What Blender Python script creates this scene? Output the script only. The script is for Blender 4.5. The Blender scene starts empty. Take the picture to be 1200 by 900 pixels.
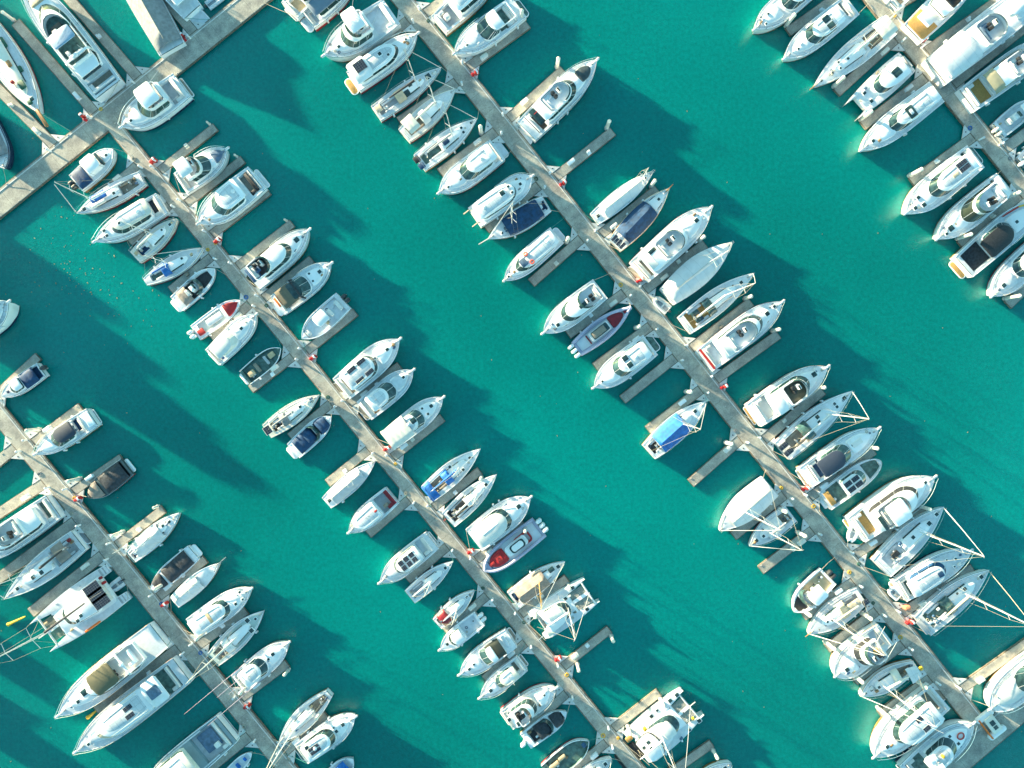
import bpy, math, random
from mathutils import Vector, Matrix

# ------------------------------------------------------------------ scale and plan
PXM = 8.0            # plan units per metre on the water (survey drawing, 1200 x 900 units)
CAMH = 100.0         # drone height
def P(px, py, z=0.0):
    k = (1 - z / CAMH) / PXM
    return Vector(((px - 600) * k, (450 - py) * k, z))

scene = bpy.context.scene
COL = scene.collection
PI = math.pi
D2R = math.radians

# ------------------------------------------------------------------ materials
MATS = {}
def mat(name, col, rough=.5, metal=0., var=.06, vscale=2.0, bump=0., bscale=20., spec=.5, col2=None, coat=0., stain=None, hue=0):
    if name in MATS: return MATS[name]
    m = bpy.data.materials.new(name); m.use_nodes = True
    nt = m.node_tree; N = nt.nodes; Lk = nt.links
    b = N['Principled BSDF']
    b.inputs['Roughness'].default_value = rough
    b.inputs['Metallic'].default_value = metal
    b.inputs['Specular IOR Level'].default_value = spec
    b.inputs['Coat Weight'].default_value = coat
    tc = N.new('ShaderNodeTexCoord')
    oi = N.new('ShaderNodeObjectInfo')
    add = N.new('ShaderNodeVectorMath'); add.operation = 'ADD'
    mul = N.new('ShaderNodeVectorMath'); mul.operation = 'SCALE'; mul.inputs['Scale'].default_value = 90
    cmb = N.new('ShaderNodeCombineXYZ')
    Lk.new(oi.outputs['Random'], cmb.inputs[0]); Lk.new(oi.outputs['Random'], cmb.inputs[1])
    Lk.new(cmb.outputs[0], mul.inputs[0]); Lk.new(tc.outputs['Object'], add.inputs[0]); Lk.new(mul.outputs[0], add.inputs[1])
    ns = N.new('ShaderNodeTexNoise'); ns.inputs['Scale'].default_value = vscale; ns.inputs['Detail'].default_value = 5
    Lk.new(add.outputs[0], ns.inputs['Vector'])
    rp = N.new('ShaderNodeValToRGB')
    c2 = col2 or tuple(max(0, c * (1 - var * 2.2)) for c in col)
    rp.color_ramp.elements[0].position = .3; rp.color_ramp.elements[0].color = (*c2, 1)
    rp.color_ramp.elements[1].position = .65; rp.color_ramp.elements[1].color = (*col, 1)
    Lk.new(ns.outputs['Fac'], rp.inputs[0])
    out = rp.outputs[0]
    if stain:
        n2 = N.new('ShaderNodeTexNoise'); n2.inputs['Scale'].default_value = vscale * .35; n2.inputs['Detail'].default_value = 8
        n2.inputs['Roughness'].default_value = .7
        Lk.new(add.outputs[0], n2.inputs['Vector'])
        r2 = N.new('ShaderNodeValToRGB'); r2.color_ramp.elements[0].position = .52; r2.color_ramp.elements[1].position = .72
        r2.color_ramp.elements[0].color = (0, 0, 0, 1); r2.color_ramp.elements[1].color = (.7, .7, .7, 1)
        Lk.new(n2.outputs['Fac'], r2.inputs[0])
        mx = N.new('ShaderNodeMixRGB'); Lk.new(r2.outputs[0], mx.inputs[0]); Lk.new(out, mx.inputs[1]); mx.inputs[2].default_value = (*stain, 1)
        out = mx.outputs[0]
    # each boat a slightly different tone
    hs = N.new('ShaderNodeHueSaturation')
    mr = N.new('ShaderNodeMapRange'); mr.inputs['To Min'].default_value = .90; mr.inputs['To Max'].default_value = 1.06
    Lk.new(oi.outputs['Random'], mr.inputs['Value']); Lk.new(mr.outputs[0], hs.inputs['Value'])
    Lk.new(out, hs.inputs['Color'])
    Lk.new(hs.outputs[0], b.inputs['Base Color'])
    if bump > 0:
        n3 = N.new('ShaderNodeTexNoise'); n3.inputs['Scale'].default_value = bscale; n3.inputs['Detail'].default_value = 4
        Lk.new(tc.outputs['Object'], n3.inputs['Vector'])
        bp = N.new('ShaderNodeBump'); bp.inputs['Strength'].default_value = bump; bp.inputs['Distance'].default_value = .05
        Lk.new(n3.outputs['Fac'], bp.inputs['Height']); Lk.new(bp.outputs[0], b.inputs['Normal'])
    MATS[name] = m
    return m

def gridded(m, c1, c2, mort, bw, rh, ms=.02, fac=1.):
    N = m.node_tree.nodes; Lk = m.node_tree.links; b = N['Principled BSDF']; src = b.inputs['Base Color'].links[0].from_socket
    tc = N.new('ShaderNodeTexCoord'); br = N.new('ShaderNodeTexBrick'); br.offset = .0; br.inputs['Scale'].default_value = 1
    br.inputs['Color1'].default_value = (*c1, 1); br.inputs['Color2'].default_value = (*c2, 1); br.inputs['Mortar'].default_value = (*mort, 1)
    br.inputs['Mortar Size'].default_value = ms; br.inputs['Brick Width'].default_value = bw; br.inputs['Row Height'].default_value = rh; br.inputs['Bias'].default_value = -.2
    Lk.new(tc.outputs['Object'], br.inputs['Vector'])
    mx = N.new('ShaderNodeMixRGB'); mx.blend_type = 'MULTIPLY'; mx.inputs[0].default_value = fac; Lk.new(src, mx.inputs[1]); Lk.new(br.outputs[0], mx.inputs[2]); Lk.new(mx.outputs[0], b.inputs['Base Color'])
def planks(name, col, gap, pitch, axis='y', rough=.6, var=.12):
    """boards running along local x (axis 'y' = seams repeat over y)"""
    m = mat(name, col, rough, var=var, vscale=3)
    nt = m.node_tree; N = nt.nodes; Lk = nt.links; b = N['Principled BSDF']
    src = b.inputs['Base Color'].links[0].from_socket
    tc = N.new('ShaderNodeTexCoord'); sp = N.new('ShaderNodeSeparateXYZ'); Lk.new(tc.outputs['Object'], sp.inputs[0])
    md = N.new('ShaderNodeMath'); md.operation = 'PINGPONG'; md.inputs[1].default_value = pitch / 2
    Lk.new(sp.outputs[{'x': 0, 'y': 1}[axis]], md.inputs[0])
    lt = N.new('ShaderNodeMath'); lt.operation = 'LESS_THAN'; lt.inputs[1].default_value = gap
    Lk.new(md.outputs[0], lt.inputs[0])
    mx = N.new('ShaderNodeMixRGB'); Lk.new(lt.outputs[0], mx.inputs[0]); Lk.new(src, mx.inputs[1])
    mx.inputs[2].default_value = (*[c * .35 for c in col], 1)
    Lk.new(mx.outputs[0], b.inputs['Base Color'])
    return m

WHITE = mat('gelcoat white', (.86, .87, .88), .28, var=.03, vscale=1.2, coat=.2, stain=(.66, .65, .60))
CREAM = mat('gelcoat cream', (.76, .73, .64), .32, var=.04, vscale=1.2, stain=(.6, .56, .46))
DECK = mat('nonskid deck white', (.80, .81, .82), .6, var=.06, vscale=2.5, bump=.15, bscale=40, stain=(.58, .57, .54))
NSK = mat('nonskid panel bluish', (.66, .70, .73), .7, var=.06, vscale=4, bump=.2, bscale=60)
DGREY = mat('nonskid deck grey', (.42, .45, .48), .65, var=.1, vscale=2.5, stain=(.3, .31, .31))
LGREY = mat('pale grey vinyl', (.64, .68, .72), .5, var=.08)
CUSH = mat('white cushion vinyl', (.72, .71, .68), .55, var=.05)
TANC = mat('tan cushion', (.55, .42, .26), .6, var=.1)
BEIGE = mat('beige canvas', (.60, .50, .37), .8, var=.1, bump=.3, bscale=6)
TEAK = planks('teak boards', (.36, .22, .11), .009, .10)
TEAKG = planks('weathered teak boards', (.34, .29, .23), .009, .10)
TEAKY = planks('varnished teak boards', (.52, .30, .09), .009, .12)
GLASS = mat('smoked glass', (.03, .07, .075), .08, var=.3, spec=.7)
GLASSG = mat('green tinted glass', (.05, .11, .11), .08, var=.3, spec=.7)
DARK = mat('dark vinyl', (.022, .026, .032), .5, var=.3, vscale=4)
BLACK = mat('black canvas', (.035, .045, .06), .75, var=.3, vscale=3, bump=.4, bscale=5)
NAVY = mat('navy canvas', (.004, .055, .15), .75, var=.25, vscale=2, bump=.4, bscale=5)
NAVYG = mat('faded navy canvas', (.03, .11, .24), .75, var=.25, vscale=1.5, bump=.4, bscale=5)
BLUE = mat('royal blue canvas', (.004, .15, .52), .7, var=.2, vscale=2, bump=.4, bscale=5)
SKYB = mat('sky blue canvas', (.04, .18, .58), .7, var=.15, vscale=2, bump=.3, bscale=4)
PADB = mat('slate blue pad', (.10, .17, .27), .7, var=.2)
GREYC = mat('grey canvas', (.25, .27, .29), .8, var=.15, vscale=2, bump=.4, bscale=5)
TAUPE = mat('taupe canvas', (.30, .25, .215), .8, var=.15, vscale=2, bump=.4, bscale=5)
WCAN = mat('white canvas', (.70, .71, .72), .75, var=.05, vscale=1.5, bump=.35, bscale=3, stain=(.6, .59, .55))
RED = mat('red vinyl', (.50, .018, .022), .45, var=.15)
REDP = mat('red paint', (.46, .035, .03), .4, var=.1)
DKRED = mat('dark red vinyl', (.26, .012, .022), .5, var=.15)
ORANGE = mat('orange plastic', (.75, .17, .02), .45, var=.08)
YELLOW = mat('yellow plastic', (.75, .46, .03), .45, var=.08)
LAV = mat('lilac grey hypalon', (.46, .46, .60), .5, var=.06)
TEALD = mat('dull green deck', (.10, .20, .18), .6, var=.3, vscale=2)
GREEN = mat('green canvas', (.012, .11, .07), .7, var=.2)
STEEL = mat('stainless steel', (.62, .63, .64), .25, metal=.9, var=.03)
ALU = mat('white painted alloy', (.74, .74, .72), .35, var=.03)
SPARG = mat('grey alloy', (.42, .43, .43), .4, metal=.4, var=.05)
SPARY = mat('varnished spar', (.62, .36, .08), .35, var=.1)
WOOD = mat('varnished timber', (.40, .20, .07), .35, var=.2, vscale=5)
ROPE = mat('rope', (.50, .47, .38), .9, var=.2, vscale=30)
ROPEG = mat('green rope', (.05, .30, .26), .9, var=.2)
NAVYH = mat('navy hull paint', (.02, .035, .08), .25, var=.1)
MAROON = mat('maroon hull paint', (.10, .03, .05), .3, var=.1)
RUBBER = mat('dark rubber', (.03, .03, .033), .6, var=.3)
OBD = mat('outboard cowl grey', (.05, .055, .06), .3, var=.1)
BOOT = mat('antifouling brown', (.32, .18, .05), .6, var=.4, vscale=2)  # golden tone picked so sunlit hulls bounce a golden tint onto the water

gridded(DECK, (1, 1, 1), (.86, .90, .94), (.98, .98, .98), 1.1, .55, .05)
gridded(NSK, (1, 1, 1), (.84, .88, .90), (.62, .64, .66), .9, .9, .025)
gridded(WCAN, (1, 1, 1), (.95, .95, .96), (.72, .73, .75), 1.5, 9., .02)
def solar_mat():
    m = bpy.data.materials.new('solar cells'); m.use_nodes = True
    N = m.node_tree.nodes; Lk = m.node_tree.links; b = N['Principled BSDF']
    br = N.new('ShaderNodeTexBrick'); br.offset = 0; br.inputs['Scale'].default_value = 1
    br.inputs['Color1'].default_value = (.012, .018, .035, 1); br.inputs['Color2'].default_value = (.02, .028, .045, 1)
    br.inputs['Mortar'].default_value = (.16, .17, .18, 1); br.inputs['Mortar Size'].default_value = .012
    br.inputs['Brick Width'].default_value = .35; br.inputs['Row Height'].default_value = .3
    tc = N.new('ShaderNodeTexCoord'); Lk.new(tc.outputs['Object'], br.inputs['Vector'])
    Lk.new(br.outputs[0], b.inputs['Base Color']); b.inputs['Roughness'].default_value = .2
    return m
SOLAR = solar_mat()

def concrete():
    m = bpy.data.materials.new('pier concrete'); m.use_nodes = True
    N = m.node_tree.nodes; Lk = m.node_tree.links; b = N['Principled BSDF']
    tc = N.new('ShaderNodeTexCoord')
    n1 = N.new('ShaderNodeTexNoise'); n1.inputs['Scale'].default_value = .55; n1.inputs['Detail'].default_value = 9; n1.inputs['Roughness'].default_value = .68
    n2 = N.new('ShaderNodeTexNoise'); n2.inputs['Scale'].default_value = 7; n2.inputs['Detail'].default_value = 6
    Lk.new(tc.outputs['Object'], n1.inputs['Vector']); Lk.new(tc.outputs['Object'], n2.inputs['Vector'])
    r1 = N.new('ShaderNodeValToRGB'); e = r1.color_ramp.elements
    e[0].position = .36; e[0].color = (.25, .24, .22, 1); e[1].position = .66; e[1].color = (.51, .48, .405, 1)
    Lk.new(n1.outputs['Fac'], r1.inputs[0])
    mx = N.new('ShaderNodeMixRGB'); mx.blend_type = 'MULTIPLY'; mx.inputs[0].default_value = .5
    r2 = N.new('ShaderNodeValToRGB'); r2.color_ramp.elements[0].position = .3; r2.color_ramp.elements[0].color = (.45, .45, .45, 1); r2.color_ramp.elements[1].position = .6
    Lk.new(n2.outputs['Fac'], r2.inputs[0]); Lk.new(r1.outputs[0], mx.inputs[1]); Lk.new(r2.outputs[0], mx.inputs[2])
    # segment seams across the walkway every 3 m, thin lines
    sp = N.new('ShaderNodeSeparateXYZ'); Lk.new(tc.outputs['Object'], sp.inputs[0])
    pp = N.new('ShaderNodeMath'); pp.operation = 'PINGPONG'; pp.inputs[1].default_value = 1.5; Lk.new(sp.outputs[0], pp.inputs[0])
    lt = N.new('ShaderNodeMath'); lt.operation = 'LESS_THAN'; lt.inputs[1].default_value = .018; Lk.new(pp.outputs[0], lt.inputs[0])
    # bird droppings and pale scuffs
    vo = N.new('ShaderNodeTexVoronoi'); vo.inputs['Scale'].default_value = 1.6; Lk.new(tc.outputs['Object'], vo.inputs['Vector'])
    l2 = N.new('ShaderNodeMath'); l2.operation = 'LESS_THAN'; l2.inputs[1].default_value = .09; Lk.new(vo.outputs['Distance'], l2.inputs[0])
    m2 = N.new('ShaderNodeMixRGB'); Lk.new(lt.outputs[0], m2.inputs[0]); Lk.new(mx.outputs[0], m2.inputs[1]); m2.inputs[2].default_value = (.16, .155, .14, 1)
    m3 = N.new('ShaderNodeMixRGB'); Lk.new(l2.outputs[0], m3.inputs[0]); Lk.new(m2.outputs[0], m3.inputs[1]); m3.inputs[2].default_value = (.55, .54, .50, 1)
    Lk.new(m3.outputs[0], b.inputs['Base Color']); b.inputs['Roughness'].default_value = .85
    bp = N.new('ShaderNodeBump'); bp.inputs['Strength'].default_value = .4; bp.inputs['Distance'].default_value = .03
    Lk.new(n2.outputs['Fac'], bp.inputs['Height']); Lk.new(bp.outputs[0], b.inputs['Normal'])
    return m
CONC = concrete()
WALER = mat('pier timber waler', (.20, .17, .13), .8, var=.3, vscale=4)
GUSS = mat('gusset plate', (.62, .63, .62), .55, var=.1, vscale=2, stain=(.42, .40, .35))
PILE = mat('piling sleeve', (.74, .72, .66), .5, var=.08, vscale=1, stain=(.55, .50, .40))

# ------------------------------------------------------------------ mesh builder
class MB:
    def __init__(s): s.v = []; s.f = []
    def add(s, vs, fs):
        o = len(s.v); s.v += [tuple(v) for v in vs]; s.f += [tuple(i + o for i in f) for f in fs]
        return s
    def box(s, c, size, rz=0., top=1., rx=0., ry=0.):
        hx, hy, hz = size[0] / 2, size[1] / 2, size[2] / 2
        vs = []
        for k, q in ((-1, 1), (1, top)):
            for a, b in ((-1, -1), (1, -1), (1, 1), (-1, 1)): vs.append(Vector((a * hx * q, b * hy * q, k * hz)))
        M = Matrix.Rotation(rz, 3, 'Z') @ Matrix.Rotation(ry, 3, 'Y') @ Matrix.Rotation(rx, 3, 'X'); c = Vector(c)
        return s.add([M @ v + c for v in vs], [(3, 2, 1, 0), (4, 5, 6, 7), (0, 1, 5, 4), (1, 2, 6, 5), (2, 3, 7, 6), (3, 0, 4, 7)])
    def tube(s, pts, r, n=6, r1=None, closed=False):
        pts = [Vector(p) for p in pts]; m = len(pts); vs = []; fs = []
        for i, p in enumerate(pts):
            if closed: d = pts[(i + 1) % m] - pts[i - 1]
            else: d = pts[min(i + 1, m - 1)] - pts[max(i - 1, 0)]
            d = d.normalized() if d.length > 1e-6 else Vector((0, 0, 1))
            up = Vector((0, 0, 1)) if abs(d.z) < .9 else Vector((1, 0, 0))
            a = d.cross(up).normalized(); b = a.cross(d)
            rr = r if r1 is None else r + (r1 - r) * i / max(1, m - 1)
            for k in range(n):
                t = 2 * PI * k / n; vs.append(p + a * rr * math.cos(t) + b * rr * math.sin(t))
        for i in range(m if closed else m - 1):
            j = (i + 1) % m
            for k in range(n):
                fs.append((i * n + k, j * n + k, j * n + (k + 1) % n, i * n + (k + 1) % n))
        if not closed: fs += [tuple(range(n)), tuple(range((m - 1) * n, m * n))[::-1]]
        return s.add(vs, fs)
    def rings(s, rings, cap0=True, cap1=True, closed=True):
        n = len(rings[0]); vs = [p for r in rings for p in r]; fs = []
        for i in range(len(rings) - 1):
            for k in range(n if closed else n - 1):
                a = i * n + k; b = i * n + (k + 1) % n
                fs.append((a, b, b + n, a + n))
        if cap0: fs.append(tuple(range(n))[::-1])
        if cap1: fs.append(tuple(range((len(rings) - 1) * n, len(rings) * n)))
        return s.add(vs, fs)
    def pad(s, ol, z0, z1, rr=.06, lean=0.):
        """extruded outline with softened top edge; lean = how far the wall slopes inward"""
        a = ol; b = inset(ol, lean); c = inset(ol, lean + rr * .35); d = inset(ol, lean + rr)
        return s.rings([[(x, y, z0) for x, y in a], [(x, y, z1 - rr) for x, y in b], [(x, y, z1 - rr * .3) for x, y in c], [(x, y, z1) for x, y in d]])
    def tub(s, ol, z0, z1, th, fz):
        i1 = inset(ol, th)
        return s.rings([[(x, y, z0) for x, y in ol], [(x, y, z1) for x, y in ol], [(x, y, z1) for x, y in i1], [(x, y, fz) for x, y in i1]])
    def sphere(s, c, r, sz=1., n=8, m=5, half=False):
        rings = []
        for i in range(m + 1):
            t = (PI / 2 if half else PI) * i / m
            rr = max(1e-4, math.sin(t) * r); z = math.cos(t) * r * sz
            rings.append([(c[0] + rr * math.cos(2 * PI * k / n), c[1] + rr * math.sin(2 * PI * k / n), c[2] + z) for k in range(n)])
        return s.rings(rings[::-1])
    def build(s, name, m, parent=None, smooth=True, ang=35):
        me = bpy.data.meshes.new(name); me.from_pydata(s.v, [], s.f); me.validate(); 
        if smooth:
            me.polygons.foreach_set('use_smooth', [True] * len(me.polygons)); me.set_sharp_from_angle(angle=D2R(ang))
        me.materials.append(m); me.update()
        o = bpy.data.objects.new(name, me); COL.objects.link(o)
        if parent is not None: o.parent = parent
        return o

def inset(ol, d):
    if abs(d) < 1e-6: return list(ol)
    n = len(ol); out = []
    for i in range(n):
        x0, y0 = ol[i - 1]; x1, y1 = ol[i]; x2, y2 = ol[(i + 1) % n]
        ax, ay = x1 - x0, y1 - y0; bx, by = x2 - x1, y2 - y1
        la = math.hypot(ax, ay) or 1e-6; lb = math.hypot(bx, by) or 1e-6
        nx = -(ay / la) - (by / lb); ny = ax / la + bx / lb
        ln = math.hypot(nx, ny)
        if ln < 1e-6: out.append((x1, y1)); continue
        k = d / max(.5, ln / 2)
        out.append((x1 + nx / ln * k, y1 + ny / ln * k))
    return out

def rrect(cx, cy, lx, ly, r=.1, n=3, rz=0.):
    pts = []
    r = min(r, lx * .49, ly * .49)
    for qx, qy, a0 in ((1, -1, -90), (1, 1, 0), (-1, 1, 90), (-1, -1, 180)):
        for k in range(n + 1):
            a = D2R(a0 + 90 * k / n)
            pts.append((qx * (lx / 2 - r) + r * math.cos(a), qy * (ly / 2 - r) + r * math.sin(a)))
    c, s_ = math.cos(rz), math.sin(rz)
    return [(cx + x * c - y * s_, cy + x * s_ + y * c) for x, y in pts]

def empty(name, loc, rz=0.):
    o = bpy.data.objects.new(name, None); COL.objects.link(o)
    o.location = loc; o.rotation_euler = (0, 0, rz); o.empty_display_size = .5
    return o
def tag(o, label, cat, group=None, kind=None):
    if label: o['label'] = label
    if cat: o['category'] = cat
    if group: o['group'] = group
    if kind: o['kind'] = kind
    return o
ORD = ['', 'first', 'second', 'third', 'fourth', 'fifth', 'sixth', 'seventh', 'eighth', 'ninth', 'tenth', 'eleventh', 'twelfth', 'thirteenth',
       'fourteenth', 'fifteenth', 'sixteenth', 'seventeenth', 'eighteenth', 'nineteenth', 'twentieth', 'twenty-first', 'twenty-second', 'twenty-third', 'twenty-fourth', 'twenty-fifth']

# ------------------------------------------------------------------ boats
HULLS = {  # stern width, widest t, bow power, bow root, flare at waterline
    'm': (.91, .44, 3.1, .93, .80), 'big': (.90, .48, 3.0, .95, .84), 's': (.74, .42, 2.15, 1.0, .86), 'sw': (.88, .38, 2.1, 1.0, .86),
    'se': (.40, .48, 2.2, 1.0, .86), 'r': (.92, .45, 3.0, .62, .9), 'o': (.90, .47, 2.5, .85, .85), 'tr': (.80, .52, 2.9, .8, .85), 'b': (.9, .6, 3.2, .9, .85)}
COUNT = {}
BOATS = []
class Boat:
    def __init__(s, side, desc, bow, stern, w, kind='m', fb=1.25, hull=None, deck=None, wells=(), name='motor_yacht', cat='motor yacht', bowup=.35, stripe=None):
        fb *= 1.15; s.fb = fb; zr = fb * 1.1
        b = P(*bow, zr); a = P(*stern, zr); d = (b - a); d.z = 0
        s.L = d.length; s.W = 1.10 * w / PXM * (1 - zr / CAMH); s.kind = kind
        s.rz = math.atan2(d.y, d.x); s.rnd = random.Random(desc + str(bow))
        COUNT[side] = COUNT.get(side, 0) + 1
        s.side = side; s.idx = COUNT[side]
        s.place = (ORD[s.idx] + ' ' + side) if side in PLACE1 else side
        s.root = empty(name, (a.x, a.y, 0), s.rz)
        GRP = {'sailboat': 'sailboats moored along the piers', 'motor yacht': 'motor yachts moored along the piers', 'speedboat': 'small open powerboats at the piers',
               'catamaran': 'catamarans moored at the piers', 'dinghy': 'dinghies beside the yachts'}
        tag(s.root, '%s, %s' % (desc, s.place), cat, GRP.get(cat))
        s.bowup = bowup
        s.hp = HULLS[kind]
        s.hullmat = hull or WHITE; s.deckmat = deck or DECK
        s.wells = list(wells)
        s._hull(stripe); s._deck()
        BOATS.append(s); s.bow = bow; s.stern = stern
    def hw(s, t):
        st, tm, p, q, _ = s.hp
        if t < tm: return s.W / 2 * (st + (1 - st) * math.sin(PI / 2 * max(0, t) / tm))
        u = min(1, (t - tm) / (1 - tm)); return s.W / 2 * max(0., (1 - u ** p)) ** q
    def zs(s, t): return s.fb * (.9 + s.bowup * max(0, t) ** 2.2)
    def part(s, name, mb, m, parent=None, label=None, **k):
        o = mb.build(name, m, parent or s.root, **k)
        if label: o['label'] = label
        return o
    def _hull(s, stripe):
        n = 26; mb = MB(); rings = []; fl = s.hp[4]
        ts = [1 - (1 - i / n) ** 1.5 for i in range(n + 1)]
        for t in ts:
            h = max(s.hw(t), .012); z = s.zs(t); x = t * s.L
            wl = fl + (1 - fl) * (1 - t ** 3) if t < 1 else fl
            rake = .05 * s.L * t ** 5
            e = min(.09, h * .5)
            side = [(x, h - e, z - .16), (x, h - e, z), (x, h, z), (x, h * 1.01, z - .08), (x - rake * .3, h * (.5 + .5 * wl) , z * .45), (x - rake, h * wl * .97, 0.02), (x - rake * 1.2, h * wl * .8, -.35), (x - rake * 1.4, 0.0, -.6)]
            rings.append(side + [(a, -b, c) for a, b, c in side[-2::-1]])
        mb.rings(rings, cap0=True, cap1=True, closed=False)
        s.hullobj = s.part('hull', mb, s.hullmat, ang=40)
        rr = MB(); pts = [(t * s.L, s.hw(t) * 1.012 + .01, s.zs(t) - .13) for t in ts]
        rr.tube(pts + [(x, -y, z) for x, y, z in pts[::-1]], .035, 5)
        s.part('rub_rail', rr, stripe or STEEL)
        bt = MB(); rg = []
        for t in ts:
            h = max(s.hw(t), .012); wl = fl + (1 - fl) * (1 - t ** 3) if t < 1 else fl; z = s.zs(t) * .45; x1 = t * s.L - .05 * s.L * t ** 5
            y0 = h * wl * .97 + .02; y1 = h * (.5 + .5 * wl) + .02; k = min(.95, .5 / z)
            rg.append([(x1, y0, .0), (x1, y0 + (y1 - y0) * k, k * z)])
        for q in (1, -1): bt.rings([[(x, q * y, z) for x, y, z in r_] for r_ in rg], False, False, closed=False)
        s.part('boot_stripe', bt, s.rnd.choice([BOOT, BOOT, NAVYH, DKRED, BOOT]))  # antifouling band, added to cut and warm the hull's bounce on the water
    def _deck(s):
        ts = set(i / 24 for i in range(25)); vs = {0, .5, 1.}
        for (a, b, w, d, m) in s.wells:
            for q in (a - .002, a, b, b + .002): ts.add(min(1, max(0, q)))
            vs.add(w); vs.add(min(1, w + .03))
        ts = sorted(ts); vs = sorted(vs); vs = [-v for v in vs[::-1] if v > 0] + vs
        mb = MB(); V = []; F = []; n = len(vs)
        def inw(t, v):
            for (a, b, w, d, m) in s.wells:
                if a - 1e-6 <= t <= b + 1e-6 and abs(v) <= w + 1e-6: return d
            return 0
        for t in ts:
            h = max(0, s.hw(t) - min(.085, s.hw(t) * .5))
            for v in vs: V.append((t * s.L, v * h, s.zs(t) - .05 + .05 * (1 - v * v) - inw(t, v)))
        for i in range(len(ts) - 1):
            for k in range(n - 1): F.append((i * n + k, (i + 1) * n + k, (i + 1) * n + k + 1, i * n + k + 1))
        mb.add(V, F); s.part('deck', mb, s.deckmat, ang=25)
        for (a, b, w, d, m) in s.wells:
            fl = MB(); rg = []
            for i in range(7):
                t = a + (b - a) * (.01 + .98 * i / 6); h = max(0, s.hw(t) - .085) * w * .98; z = s.zs(t) - d + .025
                rg.append([(t * s.L, -h, z), (t * s.L, h, z)])
            fl.rings(rg, False, False, closed=False)
            fl.f = [f for f in fl.f]
            s.part('cockpit_floor', fl, m, smooth=False)
    # outline of anything standing on the boat
    def ol(s, t0, t1, wa, wb=None, nose=.3, tail=.08, npow=2., lim=.9):
        wb = wa if wb is None else wb
        pts = []; n = 14
        for i in range(n + 1):
            u = i / n
            u = 1 - (1 - u) ** 1.4
            t = t0 + (t1 - t0) * u
            h = (wa + (wb - wa) * u) * s.W / 2
            h = min(h, lim * s.hw(t)) if t >= 0 else h
            if nose > 0 and u > 1 - nose: h *= max(0., 1 - ((u - 1 + nose) / nose) ** npow) ** (1 / npow)
            if tail > 0 and u < tail: h *= .86 + .14 * math.sqrt(u / tail)
            pts.append((t * s.L, h))
        right = [(x, -y) for x, y in pts]; left = pts[::-1]
        if pts[-1][1] < .02: left = left[1:]
        return right + left
    def pad(s, name, t0, t1, wa, z0, h, m, wb=None, nose=.3, rr=.08, lean=.05, tail=.08, parent=None, npow=2., lim=.9, label=None):
        tm = (t0 + t1) / 2; z = s.zs(tm)
        return s.part(name, MB().pad(s.ol(t0, t1, wa, wb, nose, tail, npow, lim), z + z0, z + z0 + h, rr, lean), m, parent, label)
    def bx(s, name, t, y, z, lx, ly, h, m, rz=0, rr=.05, r=.12, parent=None, label=None):
        """rounded box, y as a fraction of half beam, z above deck, sizes in metres"""
        zz = s.zs(max(0, min(1, t))) + z
        return s.part(name, MB().pad(rrect(t * s.L, y * s.W / 2, lx, ly, r, 3, rz), zz, zz + h, min(rr, h * .45)), m, parent, label)
    def hatches(s, lst, z=0., size=.5, m=None):
        for q in lst:
            t, y = q[0], q[1]; sz = q[2] if len(q) > 2 else size
            zz = s.zs(t) + z
            f = s.part('hatch', MB().pad(rrect(t * s.L, y * s.W / 2, sz + .14, sz + .14, .08), zz - .05, zz + .07, .03), WHITE)
            s.part('pane', MB().pad(rrect(t * s.L, y * s.W / 2, sz, sz, .06), zz + .02, zz + .10, .02), m or GLASS, f)
    def solar(s, t, y, z, lx, ly, n=1, m=None):
        zz = s.zs(t) + z
        for i in range(n):
            yy = y * s.W / 2 + (i - (n - 1) / 2) * (ly + .08)
            f = s.part('solar_panel', MB().box((t * s.L, yy, zz + .03), (lx + .05, ly + .05, .04)), ALU, smooth=False)
            s.part('solar_cells', MB().box((t * s.L, yy, zz + .055), (lx - .03, ly - .03, .03)), m or SOLAR, f, smooth=False)
    def rail(s, t0=.5, h=.6, closed=True, r=.027, pulpit=0.):
        mb = MB(); n = 14; pts = []
        for i in range(n + 1):
            t = t0 + (1 - t0) * i / n
            pts.append((t * s.L + pulpit * (i / n) ** 4, max(s.hw(t) - .06, .14), s.zs(t) + h * (1 if i else .1)))
        mb.tube(pts + [(x, -y, z) for x, y, z in pts[::-1]], r, 5)
        for i in range(1, n + 1, 2):
            x, y, z = pts[i]
            for q in (1, -1): mb.tube([(x, q * y, z - h), (x, q * y, z)], r * .8, 4)
        s.part('bow_rail', mb, STEEL)
    def lifelines(s, t0=.02, t1=.97, h=.6):
        mb = MB(); pts = [(t * s.L, max(s.hw(t) - .05, .1), s.zs(t) + h) for t in [t0 + (t1 - t0) * i / 12 for i in range(13)]]
        for q in (1, -1):
            mb.tube([(x, q * y, z) for x, y, z in pts], .012, 4)
            for x, y, z in pts[::2]: mb.tube([(x, q * y, z - h), (x, q * y, z)], .015, 4)
        mb.tube([pts[-1], (s.L * .995, 0, pts[-1][2]), (pts[-1][0], -pts[-1][1], pts[-1][2])], .022, 5)
        mb.tube([(pts[0][0], -pts[0][1], pts[0][2]), pts[0]], .022, 5)
        s.part('lifeline_rail', mb, STEEL)
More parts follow.
